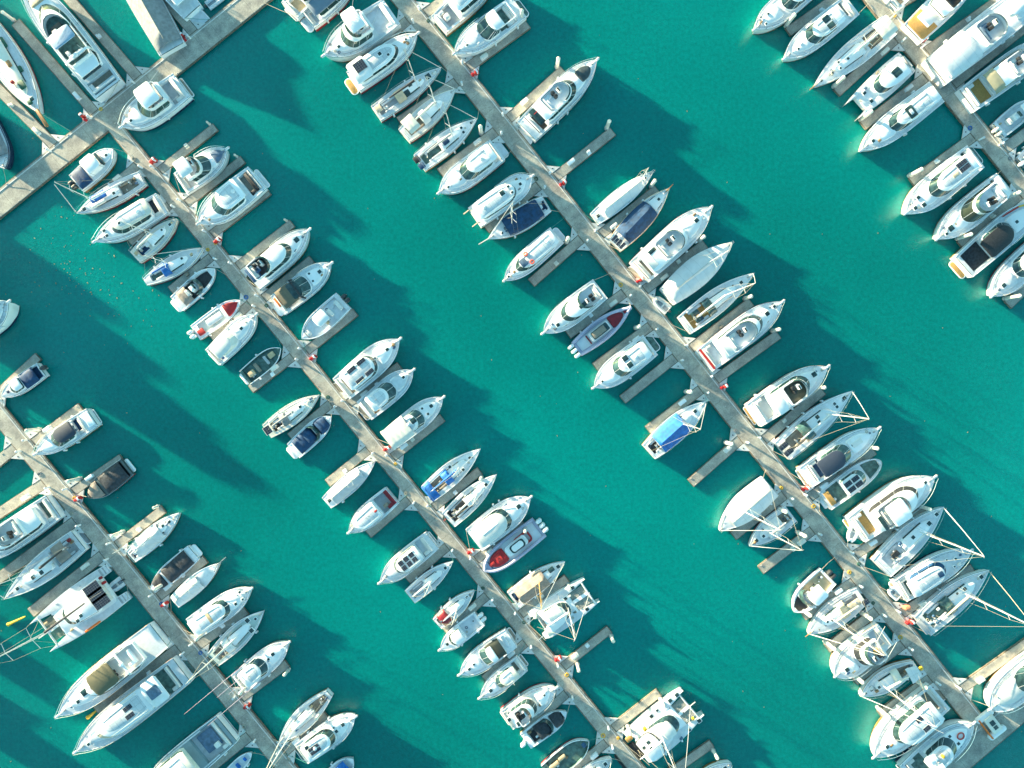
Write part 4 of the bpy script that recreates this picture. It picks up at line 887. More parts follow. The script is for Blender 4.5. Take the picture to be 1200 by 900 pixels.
b = SA(D3L, 'sailboat with cream awning and yellow life ring', (1008, 816), (1074, 780), 24, mt=.62, mh=13.6, kind='se', cover=CREAM, dodger=CREAM, bimini=WCAN, hat=((.8, 0, .35), (.68, 0, .4), (.9, 0, .3)), r=.11, gr=.10, stripe=WOOD, clut=8)
b.part('life_ring', MB().sphere((-.2, .3, 1.9), .34, .8), YELLOW)
b = FL(D3L, 'wide pilothouse cruiser with roof skylights', (1024, 886), (1104, 818), 37, cab=(.18, .66), ws=.05, fly=None, cock=(.03, .16), kind='o', fb=1.6, plat=.9, hat=((.82, 0, .5), (.68, .1, .4)), rw=.84, topz=.9, basem=WHITE, stripe=DARK)
for t, y in ((.24, .38), (.36, .38), (.24, -.3), (.36, -.3)): b.solar(t, y, b.top, 1.1, .7)
b = EX(D3L, 'pale blue cruiser with round white cabin', (1140, 847), (1068, 912), 34, roof=(.32, .58), ws=.12, deck=LGREY, rw=.72, cock=(.05, .28), cockm=TEALD, hat=((.68, .4, .4), (.7, -.3, .4)), plat=.4, kind='m', fb=1.5, roofm=WHITE)
b.part('red_hose_coil', MB().tube([(.78 * b.L + .5 * math.cos(k * PI / 8), .45 * math.sin(k * PI / 8), b.zs(.8) + .3) for k in range(16)], .1, 5, closed=True), REDP); b.bx('yellow_buoy', .45, .1, b.top, .4, .4, .4, YELLOW)
for y in (.35, -.35): b.bx('liferaft_canister', .34, y, b.top, 1.2, .9, .35, WHITE)

# ---- third pier, right side
b = FL(D3R, 'white fishing yacht with dark aft cockpit', (582, -32), (514, 27), 27, cab=(.3, .7), ws=.06, fly=None, cock=(.03, .26), cockm=DGREY, fb=1.3, plat=0, stripe=TEAKY, roofm=WHITE, kind='o', seatm=LGREY)
b.bx('bait_tank', .14, 0, -.4, .8, .8, .7, CUSH)
b = EX(D3R, 'white cruiser with glass roof over cockpit', (533, 63), (608, 6), 30, roof=(.38, .46), ws=.16, cock=(.12, .36), cockm=TEALD, glassm=GLASS, hat=((.82, .1, .3, LGREY),), plat=1.0, platm=TEALD, kind='m', fb=1.4, stripe=DGREY, fore=(.6, .92), forem=LGREY)
b.part('cockpit_frame', MB().tube([(x, y, 2.4) for x, y in rrect(.25 * b.L, 0, 2.9, 2.6, .2)], .09, 6, closed=True), WHITE)
b = FL(D3R, 'sleek white yacht alone on its finger', (699, 71), (617, 152), 31, cab=(.22, .60), ws=.08, fly=(.26, .58), cock=(.08, .20), cockm=DARK, kind='big', fb=1.6, hat=(), pad=(.74, .90, .45, mat('charcoal sunpad', (.05, .07, .08), .5, var=.2)), plat=1.6, platm=LGREY, floor=WHITE, seatm=LGREY, fw=.7, stripe=NAVYH)
b.bx('aft_roof', .17, 0, b.top - .1, 1.6, 2.6, .1, GLASS); b.part('red_strap', MB().box((.17 * b.L, .5, b.zs(.2) + b.top + .03), (.9, .1, .03)), RED)
b = TARP(D3R, 'slim sailboat under white canvas, thin mast', (766, 201), (697, 256), 20, .14, .80, .85, WCAN, .8, mh=8.5, mt=.76, kind='s', genoa=False, hat=((.06, 0, .5, LGREY), (.86, 0, .3)), spr=3)
b = SA(D3R, 'sailboat with navy canvas over whole cockpit', (784, 221), (721, 287), 25, mh=0, trunk=(.66, .9), cock=(.02, .1), cockm=NAVYG, kind='s', tent=(.14, .66, .98, .8, NAVY), hat=((.8, 0, .4),), whl=False, hull=CREAM, stripe=WOOD, sprit=.8)
for y in (.45, -.1, -.5): b.solar(.05, y, .5, 1.1, .45)
b = FL(D3R, 'large white trawler yacht, white all over', (832, 244), (750, 318), 33, cab=(.12, .60), ws=.05, fly=(.26, .56), cock=(.02, .10), fb=1.6, kind='big', hat=((.80, 0, .6),), plat=1.1, platm=BEIGE, floor=WHITE, seatm=CUSH, stripe=MAROON, glassm=LGREY)
b.bx('roof_hatch', .22, .45, b.top + .02, 1.4, .6, .06, GLASS); b.bx('sunpad', .13, .0, b.top + .02, 1.2, 2.2, .1, CUSH)
b = TARP(D3R, 'yacht fully wrapped in white shrink cover', (858, 284), (783, 347), 31, .02, .70, 1.0, WCAN, .8, mh=12, mt=.60, kind='s', genoa=True, ridge=.8, fb=1.4, hat=((.9, 0, .4),))
b.canvas(.71, .92, .8, .2, .2, WCAN, 2, 'foredeck_cover', flat=.8)
DINGHY('white inflatable dinghy tied behind the shrink wrapped yacht', (767, 350), (783, 364), 14, m=CUSH)
b = SA(D3R, 'sailboat with wide teak cockpit, heeled wheel', (883, 320), (803, 381), 26, mt=.56, mh=14.7, cock=(.06, .32), cockm=TEAKY, cw=.82, kind='sw', cover=WCAN, hat=((.82, 0, .45),), r=.11, gr=.10, fb=1.2)
b.canvas(.30, .40, .7, .3, .5, GLASSG, 2, 'spray_hood', flat=.5)
for y in (.25, -.3): b.bx('cockpit_table', .18, y, .0, 1.3, .8, .1, GLASSG)
b = FL(D3R, 'white yacht with red transom stripe', (916, 354), (827, 423), 31, cab=(.20, .66), ws=.07, fly=(.26, .60), cock=(.04, .18), cockm=LGREY, kind='big', fb=1.6, hat=((.80, 0, .6), (.90, .1, .4, LGREY)), plat=.3, floor=WHITE, seatm=CUSH, stripe=MAROON, fw=.74)
b.part('transom_stripe', MB().box((.03 * b.L, 0, b.zs(0) + .03), (.32, b.W * .84, .06)), REDP); b.bx('sunpad', .24, 0, b.top + .5, 1.4, 2.5, .12, CUSH)
b = FL(D3R, 'white yacht with brown flybridge floor, teak stern', (969, 430), (885, 487), 32, cab=(.26, .66), ws=.08, fly=(.38, .64), cock=(.06, .22), cockm=CUSH, kind='big', fb=1.6, hat=((.82, .1, .7, CUSH),), plat=.5, platm=TEAKY, floor=mat('dark olive deck', (.09, .09, .06), .5, var=.2), fw=.72, seat=False, stripe=WOOD)
b.hardtop(.20, .34, .76, b.top + .5, WHITE, base=.5)
b = SA(D3R, 'large sailboat, dark hatches, black stern panels', (999, 458), (918, 529), 28, mt=.62, mh=13.5, cock=(.1, .3), kind='sw', hat=((.88, 0, .55), (.76, .15, .4), (.76, -.15, .4), (.52, .3, .55), (.5, -.1, .5)), cover=WCAN, dodger=GLASSG, r=.13, gr=.11, deck=DECK, fb=1.2, trunk=(.3, .7), tw=.66)
for y in (.3, -.3): b.bx('stern_panel', .04, y, .3, 1.4, .8, .06, SOLAR)
b = EX(D3R, 'white cruiser with navy bimini and cockpit', (1029, 502), (946, 560), 28, roof=(.24, .48), ws=.12, glassm=GLASSG, roofm=mat('ink blue cloth', (.035, .05, .085), .6, bump=.3), cock=(.08, .22), cockm=NAVY, hat=((.64, .1, .3, PADB),), plat=.5, kind='big', fb=1.4, rw=.8)
b.bx('sunpad', .70, .05, .2, 1.6, .8, .12, CUSH)
b = OP(D3R, 'grey rimmed tender with four panel solar roof', (1032, 540), (968, 588), 25, wells=[(.1, .32, .84, .35, TEALD), (.72, .95, .86, .35, TEALD)], ob=0, kind='r', fb=1.0, conso=0, plat=.5, deck=LGREY, clut=1)
b.cabin(.32, .60, .8, .3, .5, .1, glassm=GLASSG)
for t in (.39, .52):
    for y in (.28, -.28): b.solar(t, y, b.top if hasattr(b, 'top') else .95, 1.15, .72)
b.bx('wooden_bench', .08, 0, .0, .8, 2.2, .15, TEAKY)
b = FL(D3R, 'large white flybridge yacht with teak stern', (1094, 559), (1006, 622), 36, cab=(.20, .70), ws=.07, fly=(.24, .58), ht=(.30, .52), htz=1.3, htm=WHITE, cock=(.03, .18), cockm=TEAKY, kind='big', fb=1.8, hat=((.88, .1, .4),), plat=.5, platm=TEAKY, glassm=DARK)
b.bx('roof_windows', .22, -.1, b.top + .9, .6, 2.2, .06, GLASS)
DINGHY('white dinghy on the stern of the large teak yacht', (996, 634), (1003, 616), 13, z=.5, m=WHITE, floor=CUSH, ob=0)
b = SA(D3R, 'white sailboat with long pale deck and high mast', (1106, 594), (1035, 667), 30, mt=.60, mh=15.2, cock=(.08, .34), cockm=LGREY, cw=.6, kind='sw', hat=((.88, 0, .5), (.74, 0, .6), (.5, .1, .5)), cover=WCAN, r=.14, gr=.14, fb=1.3, deck=LGREY, trunk=(.36, .78))
b.bx('cockpit_table', .22, .1, .1, 1.2, .8, .3, DARK)
b = EX(D3R, 'cruiser with broad white hardtop, blue panel', (1137, 645), (1057, 694), 29, roof=(.16, .56), ws=.07, rw=.78, deck=LGREY, cock=(.03, .14), cockm=TEALD, hat=((.78, .1, .35), (.68, .35, .25), (.72, -.35, .25)), plat=.6, kind='o', fb=1.4, roofm=WHITE, fore=None, glassm=NAVY)
b.bx('blue_roof_panel', .50, -.1, b.top, .8, .8, .05, NAVY)
DINGHY('small grey dinghy hanging at the blue panel cruiser stern', (1042, 690), (1054, 700), 12, z=.4, m=LGREY)
b = SA(D3R, 'long grey decked sailboat, mast across the frame', (1159, 668), (1083, 735), 30, mt=.60, mh=15., cock=(.08, .34), cockm=TEALD, cw=.66, kind='sw', hat=((.88, 0, .55), (.64, .2, .5), (.54, .3, .35)), cover=BEIGE, dodger=GLASSG, r=.15, gr=.09, gm=BEIGE, fb=1.3, deck=LGREY, trunk=(.36, .78), clut=8)
b.bx('stern_grating', .0, 0, .1, .9, 2.4, .08, DGREY)
b = EX(D3R, 'wide cream yacht with round bow seating', (1160, 830), (1240, 768), 38, kind='r', fb=1.5, roof=(.1, .5), cock=None, hat=(), plat=0, fore=(.55, .92), forem=CUSH, stripe=TEAKY, pulp=.8)

# ---- top right pier
b = EX(D4L, 'white yacht with three round deck lights', (884, 35), (958, -26), 28, roof=(.2, .45), ws=.1, hat=((.86, .25, .3), (.76, -.25, .3), (.86, -.4, .25)), kind='m', fb=1.5)
b = EX(D4L, 'white cruiser with twin dark roof windows', (919, 69), (1000, 4), 28, roof=(.30, .60), ws=.09, hat=((.82, .1, .3, LGREY),), cock=(.03, .12), plat=.3, kind='m', fb=1.4, rw=.78)
for y in (.35, -.3): b.bx('roof_window', .40, y, b.top, 1.1, 1.0, .05, GLASS)
b = SA(D4L, 'long white sailboat berthed stern to pier', (953, 102), (1044, 28), 28, mt=.50, mh=14, kind='sw', cover=CREAM, bimini=CREAM, dodger=None, hat=((.9, 0, .4), (.76, .1, .35), (.68, .2, .3), (.66, -.25, .3), (.56, 0, .35)), cock=(.06, .3), r=.12, gr=.05, fb=1.2, clut=8, sprit=.8)
b = CAT(D4L, 'white power catamaran with twin roof windows', (1000, 129), (1068, 68), 32, mh=0, bridge=(.08, .86), roof=(.2, .56), hullw=.3, roofw=.82, tramp=False, glassdw=.08, beam=False)
for y in (.2, -.1): b.bx('roof_window', .32, y, b.top - .02, 1.3, .6, .05, GLASS)
b.hatches([(.74, .4, .5), (.74, -.4, .5)]); b.rail(.6, .5) if False else None
b = EX(D4L, 'sleek white cruiser, dark windscreen and skylight', (1009, 176), (1100, 106), 29, roof=(.14, .56), ws=.10, rw=.72, hat=((.86, 0, .45),), cock=None, plat=.4, kind='m', fb=1.5)
b.bx('skylight', .40, 0, b.top, 1.2, 1.8, .05, GLASS); b.bx('sunroof', .4, 0, b.top + .05, .5, .8, .04, LGREY)
b = FL(D4L, 'white yacht with black solar sunroof', (1061, 250), (1146, 182), 33, cab=(.16, .60), ws=.08, fly=None, kind='big', fb=1.6, hat=((.9, .1, .5, LGREY), (.8, .3, .6, LGREY), (.8, -.3, .5, LGREY)), plat=1.4, platm=TEALD, cock=(.02, .12), cockm=TEALD, stripe=STEEL, rw=.74)
b.solar(.26, -.15, b.top + .05, 1.7, .7, 2); b.bx('cream_hatch', .38, .0, b.top, 1.0, .6, .06, BEIGE)
b = FL(D4L, 'white flybridge yacht with green black windscreen', (1098, 280), (1180, 214), 31, cab=(.14, .54), ws=.12, fly=(.18, .54), kind='m', fb=1.5, hat=((.82, 0, .8, CREAM), (.9, .1, .4, LGREY)), plat=1.0, platm=DGREY, cock=(.02, .12), seatm=LGREY, glassm=mat('bronze glass', (.035, .045, .03), .1))
b = EX(D4L, 'cruiser with charcoal cockpit and orange stripe', (1218, 236), (1132, 312), 32, roof=(.30, .56), ws=.06, roofm=DARK, cock=(.04, .28), cockm=BLACK, kind='big', fb=1.4, hat=((.68, .0, .45),), plat=.9, platm=TEAKY, deck=LGREY, seat=False)
b.part('orange_side_stripe', MB().tube([(.62 * b.L, b.hw(.62) - .25, b.zs(.62)), (.8 * b.L, b.hw(.8) - .25, b.zs(.8))], .14, 5), REDP); b.part('yellow_side_stripe', MB().tube([(.8 * b.L, b.hw(.8) - .25, b.zs(.8)), (.92 * b.L, b.hw(.92) - .25, b.zs(.92))], .12, 5), YELLOW)
b = EX(D4L, 'pale blue sailing cruiser at the right edge', (1162, 347), (1226, 286), 30, roof=(.2, .5), ws=.08, deck=LGREY, hat=((.80, .0, .6),), hull=WHITE, kind='m', fb=1.3, forem=LGREY)
b.windlass(.95); b.bx('anchor_locker', .94, 0, .05, .7, .5, .2, CREAM)
b = EX(D4R, 'small cruiser stern at the top edge', (1088, -38), (1046, 2), 22, roof=(.3, .6), plat=.3)
b = FL(D4R, 'white fisher with golden teak aft deck', (1140, -28), (1072, 37), 30, cab=(.34, .72), ws=.06, fly=(.40, .66), cock=None, kind='o', fb=1.6, plat=0, deck=WHITE, floor=DARK, seatm=DARK, fw=.8)
b.pad('teak_aft_deck', .02, .28, .88, -.02, .06, TEAKY, nose=0, rr=.02); b.bx('hatch_cover', .26, .1, .05, 2.2, 2.2, .5, WHITE)
b = FL(D4R, 'very large white motor yacht, covered foredeck', (1240, -28), (1100, 82), 38, cab=(.04, .5), ws=.03, fly=(.30, .48), cock=None, kind='big', fb=2.0, plat=0, hat=(), seatm=PADB, floor=LGREY, glassm=LGREY, rw=.88, pulp=0, htz=1.5)
b.pad('aft_awning', -.01, .26, .9, b.top + .15, .12, WCAN, nose=.1, tail=.3, lim=1.)
b.bx('upturned_tender', .66, 0, .3, 3.6, 1.3, .7, WHITE, r=.6); b.part('crane_boom', MB().tube([(.5 * b.L, .6, 4.2), (.72 * b.L, .9, 4.6)], .08, 6), WHITE)
b = FL(D4R, 'yacht with teak cockpit and khaki awning', (1232, 46), (1136, 116), 32, cab=(.30, .72), ws=.06, fly=(.40, .66), cock=(.04, .24), cockm=TEAKY, kind='big', fb=1.7, plat=.7, platm=TEALD, basem=BEIGE)
b.canvas(.18, .30, .78, b.top + .1, .15, mat('khaki canvas', (.36, .33, .22), .8, bump=.3), 2, 'awning', flat=.8)
b = OP(D4R, 'white centre console boat, twin cream outboards', (1212, 118), (1172, 152), 21, ob=2, obm=CREAM, floor=LGREY, top=(.5, .8, .7), fb=.95)
b = OP(D4R, 'small white skiff at the right edge', (1222, 166), (1198, 190), 16, ob=1, obm=WHITE, floor=LGREY, fb=.6)

# ---- left pier
b = FL("at the left edge above the left pier", 'yacht with only its pale bow visible', (11, 354), (-48, 398), 28, cab=(.2, .66), ws=.08, fly=(.24, .6), topz=2.4, fb=2.0, kind='big', deck=LGREY)
BIGY = b  # tall solid cabin shaped for a wide shadow; copied for the unseen yachts
b = OP(D1R, 'small white boat with navy aft canopy', (2, 465), (47, 433), 19, wells=[(.04, .4, .84, .4, NAVY)], ob=1, obm=OBD, conso=0, fb=.95, cover=((.14, .46, .9, NAVY),), clut=0)
b.cabin(.46, .66, .76, .25, .45, .1, glassm=GLASSG); b.bx('hatch', .82, 0, .05, .4, .4, .08, NAVY); b.rail(.6, .45)
b = EX(D1R, 'white cruiser with two dark navy sunroofs', (42, 532), (106, 489), 24, roof=(.34, .58), ws=.12, roofm=mat('midnight cloth', (.03, .045, .075), .6, bump=.3), cock=(.16, .30), cockm=NAVY, hat=(), plat=.3, fb=1.3, kind='m', glassm=GLASSG)
b.bx('transom_seat', .06, 0, .02, 1.0, 2.2, .1, WHITE)
b = OP(D1R, 'dark charcoal runabout with brown canvas', (103, 583), (148, 547), 23, wells=[(.05, .62, .9, .4, DARK), (.68, .95, .85, .3, DARK)], ob=0, conso=0, hull=mat('charcoal hull', (.06, .08, .08), .3), deck=mat('dark side deck', (.10, .13, .13), .5), cover=((.08, .6, .9, BLACK), (.68, .92, .8, TAUPE)), fb=.8, plat=.5, clut=1)
b = SA(D1R, 'white sailboat with canvas boom tent by finger', (210, 601), (152, 653), 21, mt=.5, mh=11, kind='s', boom=.4, cover=WCAN, tent=(.12, .62, .85, .5, WCAN), hat=((.80, 0, .4), (.70, .1, .4)), cock=(.02, .1), cockm=NAVYG, genoa=False, whl=False)
b = OP(D1R, 'oval white boat under black mesh covers', (177, 691), (226, 648), 21, wells=[(.12, .66, .88, .4, DARK), (.7, .9, .8, .3, DARK)], ob=0, conso=0, cover=((.1, .38, .88, BLACK), (.38, .64, .86, BLACK), (.7, .9, .74, BLACK)), kind='o', plat=.7, fb=.8, clut=0)
b = TARP(D1R, 'slim sailboat under tight white canvas', (257, 660), (203, 707), 19, .04, .56, .95, WCAN, .5, mh=8, mt=.55, kind='s', genoa=False, hat=(), spr=1)
b.part('bowsprit', MB().tube([(b.L - .5, 0, b.zs(1)), (b.L + 1.4, 0, b.zs(1) + .2)], .06, 6), STEEL)
b = EX(D1R, 'white cruiser with rounded hardtop, tan slot', (294, 690), (224, 738), 27, roof=(.12, .58), ws=.08, rw=.8, cock=(.02, .1), cockm=TEALD, hat=((.72, -.3, .4), (.84, -.3, .3), (.86, .3, .3)), plat=.5, kind='m', fb=1.4, glassm=GLASS, topz=.55)
b.bx('tan_roof_slot', .34, -.05, b.top, .5, 1.5, .05, TANC)
b = SA(D1R, 'tall masted sailboat with pale green deck', (309, 716), (249, 774), 24, mt=.50, mh=16.5, kind='s', deck=mat('pale green deck', (.42, .52, .50), .6), cover=WCAN, boom=.4, hat=((.74, .4, .6), (.7, -.5, .6), (.84, 0, .35)), cock=(.06, .28), r=.12, genoa=False, dodger=WCAN)
b = EX(D1R, 'white sport fisher with four long outriggers', (338, 753), (278, 803), 26, roof=(.22, .46), ws=.1, glassm=GLASS, rw=.82, cock=(.03, .2), cockm=TEALD, hat=((.72, .1, .5), (.62, 0, .35)), plat=0, fb=1.3, kind='m', stripe=NAVYH)
for y, ln in ((.95, 10), (.3, 5.), (-.1, 3.5), (-.95, 8.5)): b.part('outrigger', MB().tube([(.36 * b.L, y * b.W / 2, 1.6), (.36 * b.L - ln, y * b.W / 2 + .2, 4.6)], .045, 5, .02), mat('mauve pole', (.50, .40, .52), .4))
b = SA(D1R, 'white ketch with long spars over pier', (327, 870), (385, 814), 23, mt=.66, mh=16, kind='se', cock=(.06, .34), cover=WCAN, hat=((.46, .1, .4),), r=.13, gr=.13, deck=LGREY, clut=8)
b = FL(D1R, 'white cruiser with dark sunroof beside crossed ropes', (416, 840), (352, 886), 27, cab=(.16, .56), ws=.07, fly=None, cock=(.02, .14), cockm=TEALD, plat=1.0, platm=TEALD, fb=1.4, hat=((.80, .1, .5), (.66, .3, .25), (.66, -.05, .45)))
b.solar(.3, -.05, b.top, 1.7, .5, 2); b.bx('roof_hatch', .22, .4, b.top, .6, .6, .06, GLASS)
b = OP(D1R, 'small pale boat with blue cover at bottom', (414, 889), (378, 926), 22, ob=0, floor=LGREY, cover=((.5, .8, .6, BLUE),), conso=.3)
b = FL(D1L, 'cream motor yacht reaching off the left edge', (-30, 657), (60, 594), 32, cab=(.16, .70), ws=.06, fly=(.3, .6), kind='big', fb=1.6, cock=(.02, .13), cockm=TEALD, plat=.8, platm=TEALD, deck=LGREY, floor=CUSH, seatm=CUSH)
b = SA(D1L, 'sailing yacht with rounded dark stern cockpit', (5, 702), (90, 634), 29, mt=.44, mh=12, kind='sw', cock=(.05, .34), cockm=DGREY, cw=.66, cover=DARK, boom=.34, hat=((.82, 0, .5), (.6, .1, .6), (.5, .2, .6)), deck=LGREY, r=.1, fb=1.3, clut=8)
b.platform(1.3, GREYC, .7); b.canvas(.10, .24, .7, 1.2, .1, TAUPE, 2, 'bimini', flat=.8); b.bx('red_bag', .06, -.4, .1, .5, .5, .4, DKRED)
b = CAT(D1L, 'big cruising catamaran with three stern panels', (46, 748), (134, 684), 54, mh=16, mt=.80, bridge=(.10, .76), roof=(.26, .58), hullw=.26, roofw=.62, deckm=LGREY, tramp=TEAKG, sprit=1.0, front=.93, boom=.55, cover=BLACK, glassdw=.08)
for y in (.34, .0, -.34): b.solar(.16, y, 1.6, 2.4, 1.5)
b.hatches([(.5, .4, .5, BEIGE), (.44, .3, .5, BEIGE)], b.top - .03); b.bx('orange_kayak_rack', .45, .96, .3, 2.6, .3, .3, ORANGE); b.bx('red_jerrycan', .08, -.3, .2, .5, .4, .4, RED); b.bx('red_jerrycan', .08, -.55, .2, .4, .4, .4, DKRED)
b = FL(D1L, 'long white yacht with olive flybridge awning', (69, 838), (184, 746), 36, cab=(.20, .66), ws=.05, fly=(.12, .60), cock=None, kind='big', fb=1.7, plat=1.0, platm=TEALD, hat=((.80, .1, .5), (.72, -.1, .9, LGREY)), deck=LGREY, seatm=WHITE, floor=CUSH, stripe=TEAKY, fw=.7, ht=(.34, .56), htm=mat('olive awning', (.13, .12, .07), .7, bump=.3), htz=1.3, arch=.28, glassm=mat('brown black glass', (.03, .025, .018), .1))
b = FL(D1L, 'long flat topped white yacht with dark roof panels', (90, 880), (211, 787), 36, cab=(.30, .72), ws=.08, fly=None, cock=(.06, .28), cockm=TEALD, kind='big', fb=1.7, plat=.9, platm=TEALD, hat=((.88, .1, .4, GREYC),), deck=LGREY, roofm=WHITE, rw=.84, glassm=BEIGE, stripe=WOOD, forem=LGREY)
b.hardtop(.12, .28, .8, b.top + .3, WHITE, base=1.2, posts=True); b.bx('aft_sunroof', .2, 0, b.top + .41, 1.8, 1.6, .05, PADB)
for t, y in ((.46, .35), (.44, -.1), (.40, .1)): b.solar(t, y - .1, b.top, 1.4, .7)
b = FL(D1L, 'wide dark decked motor yacht at the bottom', (168, 935), (264, 856), 40, cab=(.42, .78), ws=.04, fly=None, cock=(.04, .34), cw=.88, cockm=DGREY, kind='big', fb=1.6, plat=.1, hat=(), deck=mat('slate deck', (.25, .33, .36), .6), stripe=NAVYH, basem=CREAM, roofm=CREAM)
b.bx('deck_mat', .2, -.1, -.35, 2.6, 3., .06, PADB); b.bx('white_locker', .16, .35, -.4, .8, .8, .5, CUSH)
b = OP(D1L, 'narrow tender with blue seats beside the bottom finger', (295, 882), (262, 914), 13, ob=0, conso=0, floor=LGREY, fb=.6, cover=(), extra=(('blue_seat', .5, 0, -.1, .5, .8, .12, BLUE), ('blue_seat', .75, 0, -.1, .4, .6, .12, BLUE)))
DINGHY('grey tender tucked behind the big cruising catamaran', (128, 692), (144, 680), 13, m=LGREY)
# ------------------------------------------------------------------ piers
PIERZ = .5
class Pier:
    def __init__(s, label, p0, p1, w, z=PIERZ):
        s.a = P(*p0, z); s.b = P(*p1, z); d = s.b - s.a; s.L = d.length; s.u = d.normalized(); s.n = Vector((-s.u.y, s.u.x, 0)); s.w = w / PXM
        s.root = empty('floating_pier', (s.a.x, s.a.y, 0), math.atan2(d.y, d.x)); tag(s.root, label, 'pier', 'floating concrete piers')
        MB().pad([(0, -s.w / 2), (s.L, -s.w / 2), (s.L, s.w / 2), (0, s.w / 2)], -.25, z, .03).build('walkway_slab', CONC, s.root, smooth=False)
        m = MB()
        for q in (1, -1): m.box((s.L / 2, q * (s.w / 2 + .07), z - .17), (s.L - .02, .13, .28))
        m.build('edge_board', WALER, s.root, smooth=False)
        r = random.Random(len(label)); k = MB()
        for i in range(int(s.L / 3)):
            for q in (1, -1):
                if r.random() < .8: x = 1 + i * 3 + r.uniform(-.6, .6); k.tube([(x - .16, q * (s.w / 2 - .12), z + .07), (x + .16, q * (s.w / 2 - .12), z + .07)], .035, 5).box((x, q * (s.w / 2 - .12), z + .03), (.12, .08, .06))
        k.build('cleats', SPARG, s.root)
        # power cable trunking down the middle line of one edge
        MB().box((s.L / 2, s.w / 2 - .32, z + .02), (s.L - 2, .12, .05)).build('cable_cover', GUSS, s.root, smooth=False)
    def edge(s, p, side):
        """foot of finger axis on the pier edge"""
        return s.a + s.u * (p - s.a).dot(s.u) + s.n * side * s.w / 2

PIERS = {}
PIERS['2'] = Pier('narrow concrete pier running diagonally, second from the left', (128, 141), (752, 908), 16)
PIERS['3'] = Pier('wide concrete pier running diagonally through the picture centre right', (455, -22), (1152, 856), 20.5, .503)
PIERS['4'] = Pier('concrete pier crossing the top right corner', (1008, -22), (1216, 238), 19)
PIERS['1'] = Pier('concrete pier crossing the bottom left corner', (-171, 277), (345, 912), 19.5)
PIERS['X'] = Pier('broad cross pier spanning the top left corner', (-30, 262), (330, -28), 26, .48)
PIERS['Y'] = Pier('broad cross pier in the bottom right corner', (1088, 922), (1236, 796), 30, .475)

FING = {}
def finger(pk, side, place, root, tip, w=10, gus=True):
    pr = PIERS[pk]; z = .44; r = P(*root, z); t = P(*tip, z)
    sd = 1 if (t - pr.a).dot(pr.n) > 0 else -1
    e = pr.edge(r, sd); d = t - e; d.z = 0; L = d.length; u = d.normalized(); n = Vector((-u.y, u.x, 0))
    FING[place] = FING.get(place, 0) + 1
    lab = 'concrete finger pier, %s %s' % (ORD[FING[place]], place)
    ang = math.atan2(d.y, d.x); W = w / PXM
    root_ = empty('finger_pier', (e.x, e.y, 0), ang); tag(root_, lab, 'finger pier', 'finger piers between the boats')
    MB().pad([(-.3, -W / 2), (L, -W / 2), (L, W / 2), (-.3, W / 2)], -.2, z, .025).build('finger_slab', CONC, root_, smooth=False)
    m = MB()
    for q in (1, -1): m.box((L / 2 + .1, q * (W / 2 + .045), z - .16), (L - .2, .08, .24))
    m.box((L + .05, 0, z - .16), (.08, W + .1, .24)); m.build('edge_board', WALER, root_, smooth=False)
    k = MB()
    for x in (L * .3, L * .62, L - .4):
        for q in (1, -1): k.tube([(x - .14, q * (W / 2 - .1), z + .06), (x + .14, q * (W / 2 - .1), z + .06)], .03, 5)
    k.build('cleats', SPARG, root_)
    if gus:
        g = 1.45; up = Vector((pr.u.x * math.cos(-ang) - pr.u.y * math.sin(-ang), pr.u.x * math.sin(-ang) + pr.u.y * math.cos(-ang), 0))
        for q in (1, -1):
            uu = up * (q if up.y > 0 else -q)
            A = (uu.x * W / 2 / abs(uu.y) * 1.0, q * (W / 2 + .10)); B = (A[0] + uu.x * g, A[1] + uu.y * g); C_ = (max(A[0], 0) + g * 1.05, q * (W / 2 + .10))
            ol = [A, B, C_] if q < 0 else [A, C_, B]
            ol = [A, C_, B] if (C_[0] - A[0]) * (B[1] - A[1]) - (C_[1] - A[1]) * (B[0] - A[0]) > 0 else [A, B, C_]
            go = MB().pad(ol, z - .15, z + .035, .02).build('corner_gusset', GUSS, root_, smooth=False)
            cx = sum(p[0] for p in ol) / 3; cy = sum(p[1] for p in ol) / 3
            MB().box((cx, cy, z + .05), (.16, .16, .03)).build('bolt_plate', RUBBER, go, smooth=False)
    return dict(e=e, t=t, u=u, n=n, W=W, L=L, lab='%s finger %s' % (ORD[FING[place]], place), pr=pr)

F2R = [((192, 196), (252, 149)), ((224, 234), (284, 187)), ((254, 270), (314, 224)), ((282, 309), (342, 262)), ((312, 347), (365, 304)), ((366, 406), (416, 366)), ((412, 470), (468, 429)), ((470, 528), (518, 490)), ((514, 590), (562, 552)), ((568, 648), (613, 612)), ((610, 720), (664, 678)), ((664, 778), (714, 738)), ((716, 856), (772, 812)), ((776, 912), (834, 872))]
F2L = [((158, 196), (110, 236)), ((194, 244), (152, 284)), ((244, 304), (200, 340)), ((288, 360), (248, 396)), ((338, 422), (294, 456)), ((384, 476), (340, 512)), ((426, 532), (384, 566)), ((476, 588), (432, 626)), ((520, 644), (478, 680)), ((566, 702), (522, 740)), ((610, 758), (568, 796)), ((660, 816), (616, 856)), ((706, 874), (662, 910))]
F3R = [((500, 14), (545, -18)), ((552, 76), (618, 28)), ((600, 136), (660, 82)), ((658, 202), (718, 154)), ((710, 270), (770, 222)), ((768, 330), (826, 286)), ((818, 402), (880, 354)), ((850, 436), (912, 392)), ((902, 510), (964, 458)), ((960, 574), (1024, 528)), ((1010, 644), (1084, 598)), ((1068, 710), (1140, 666)), ((1134, 802), (1212, 748))]
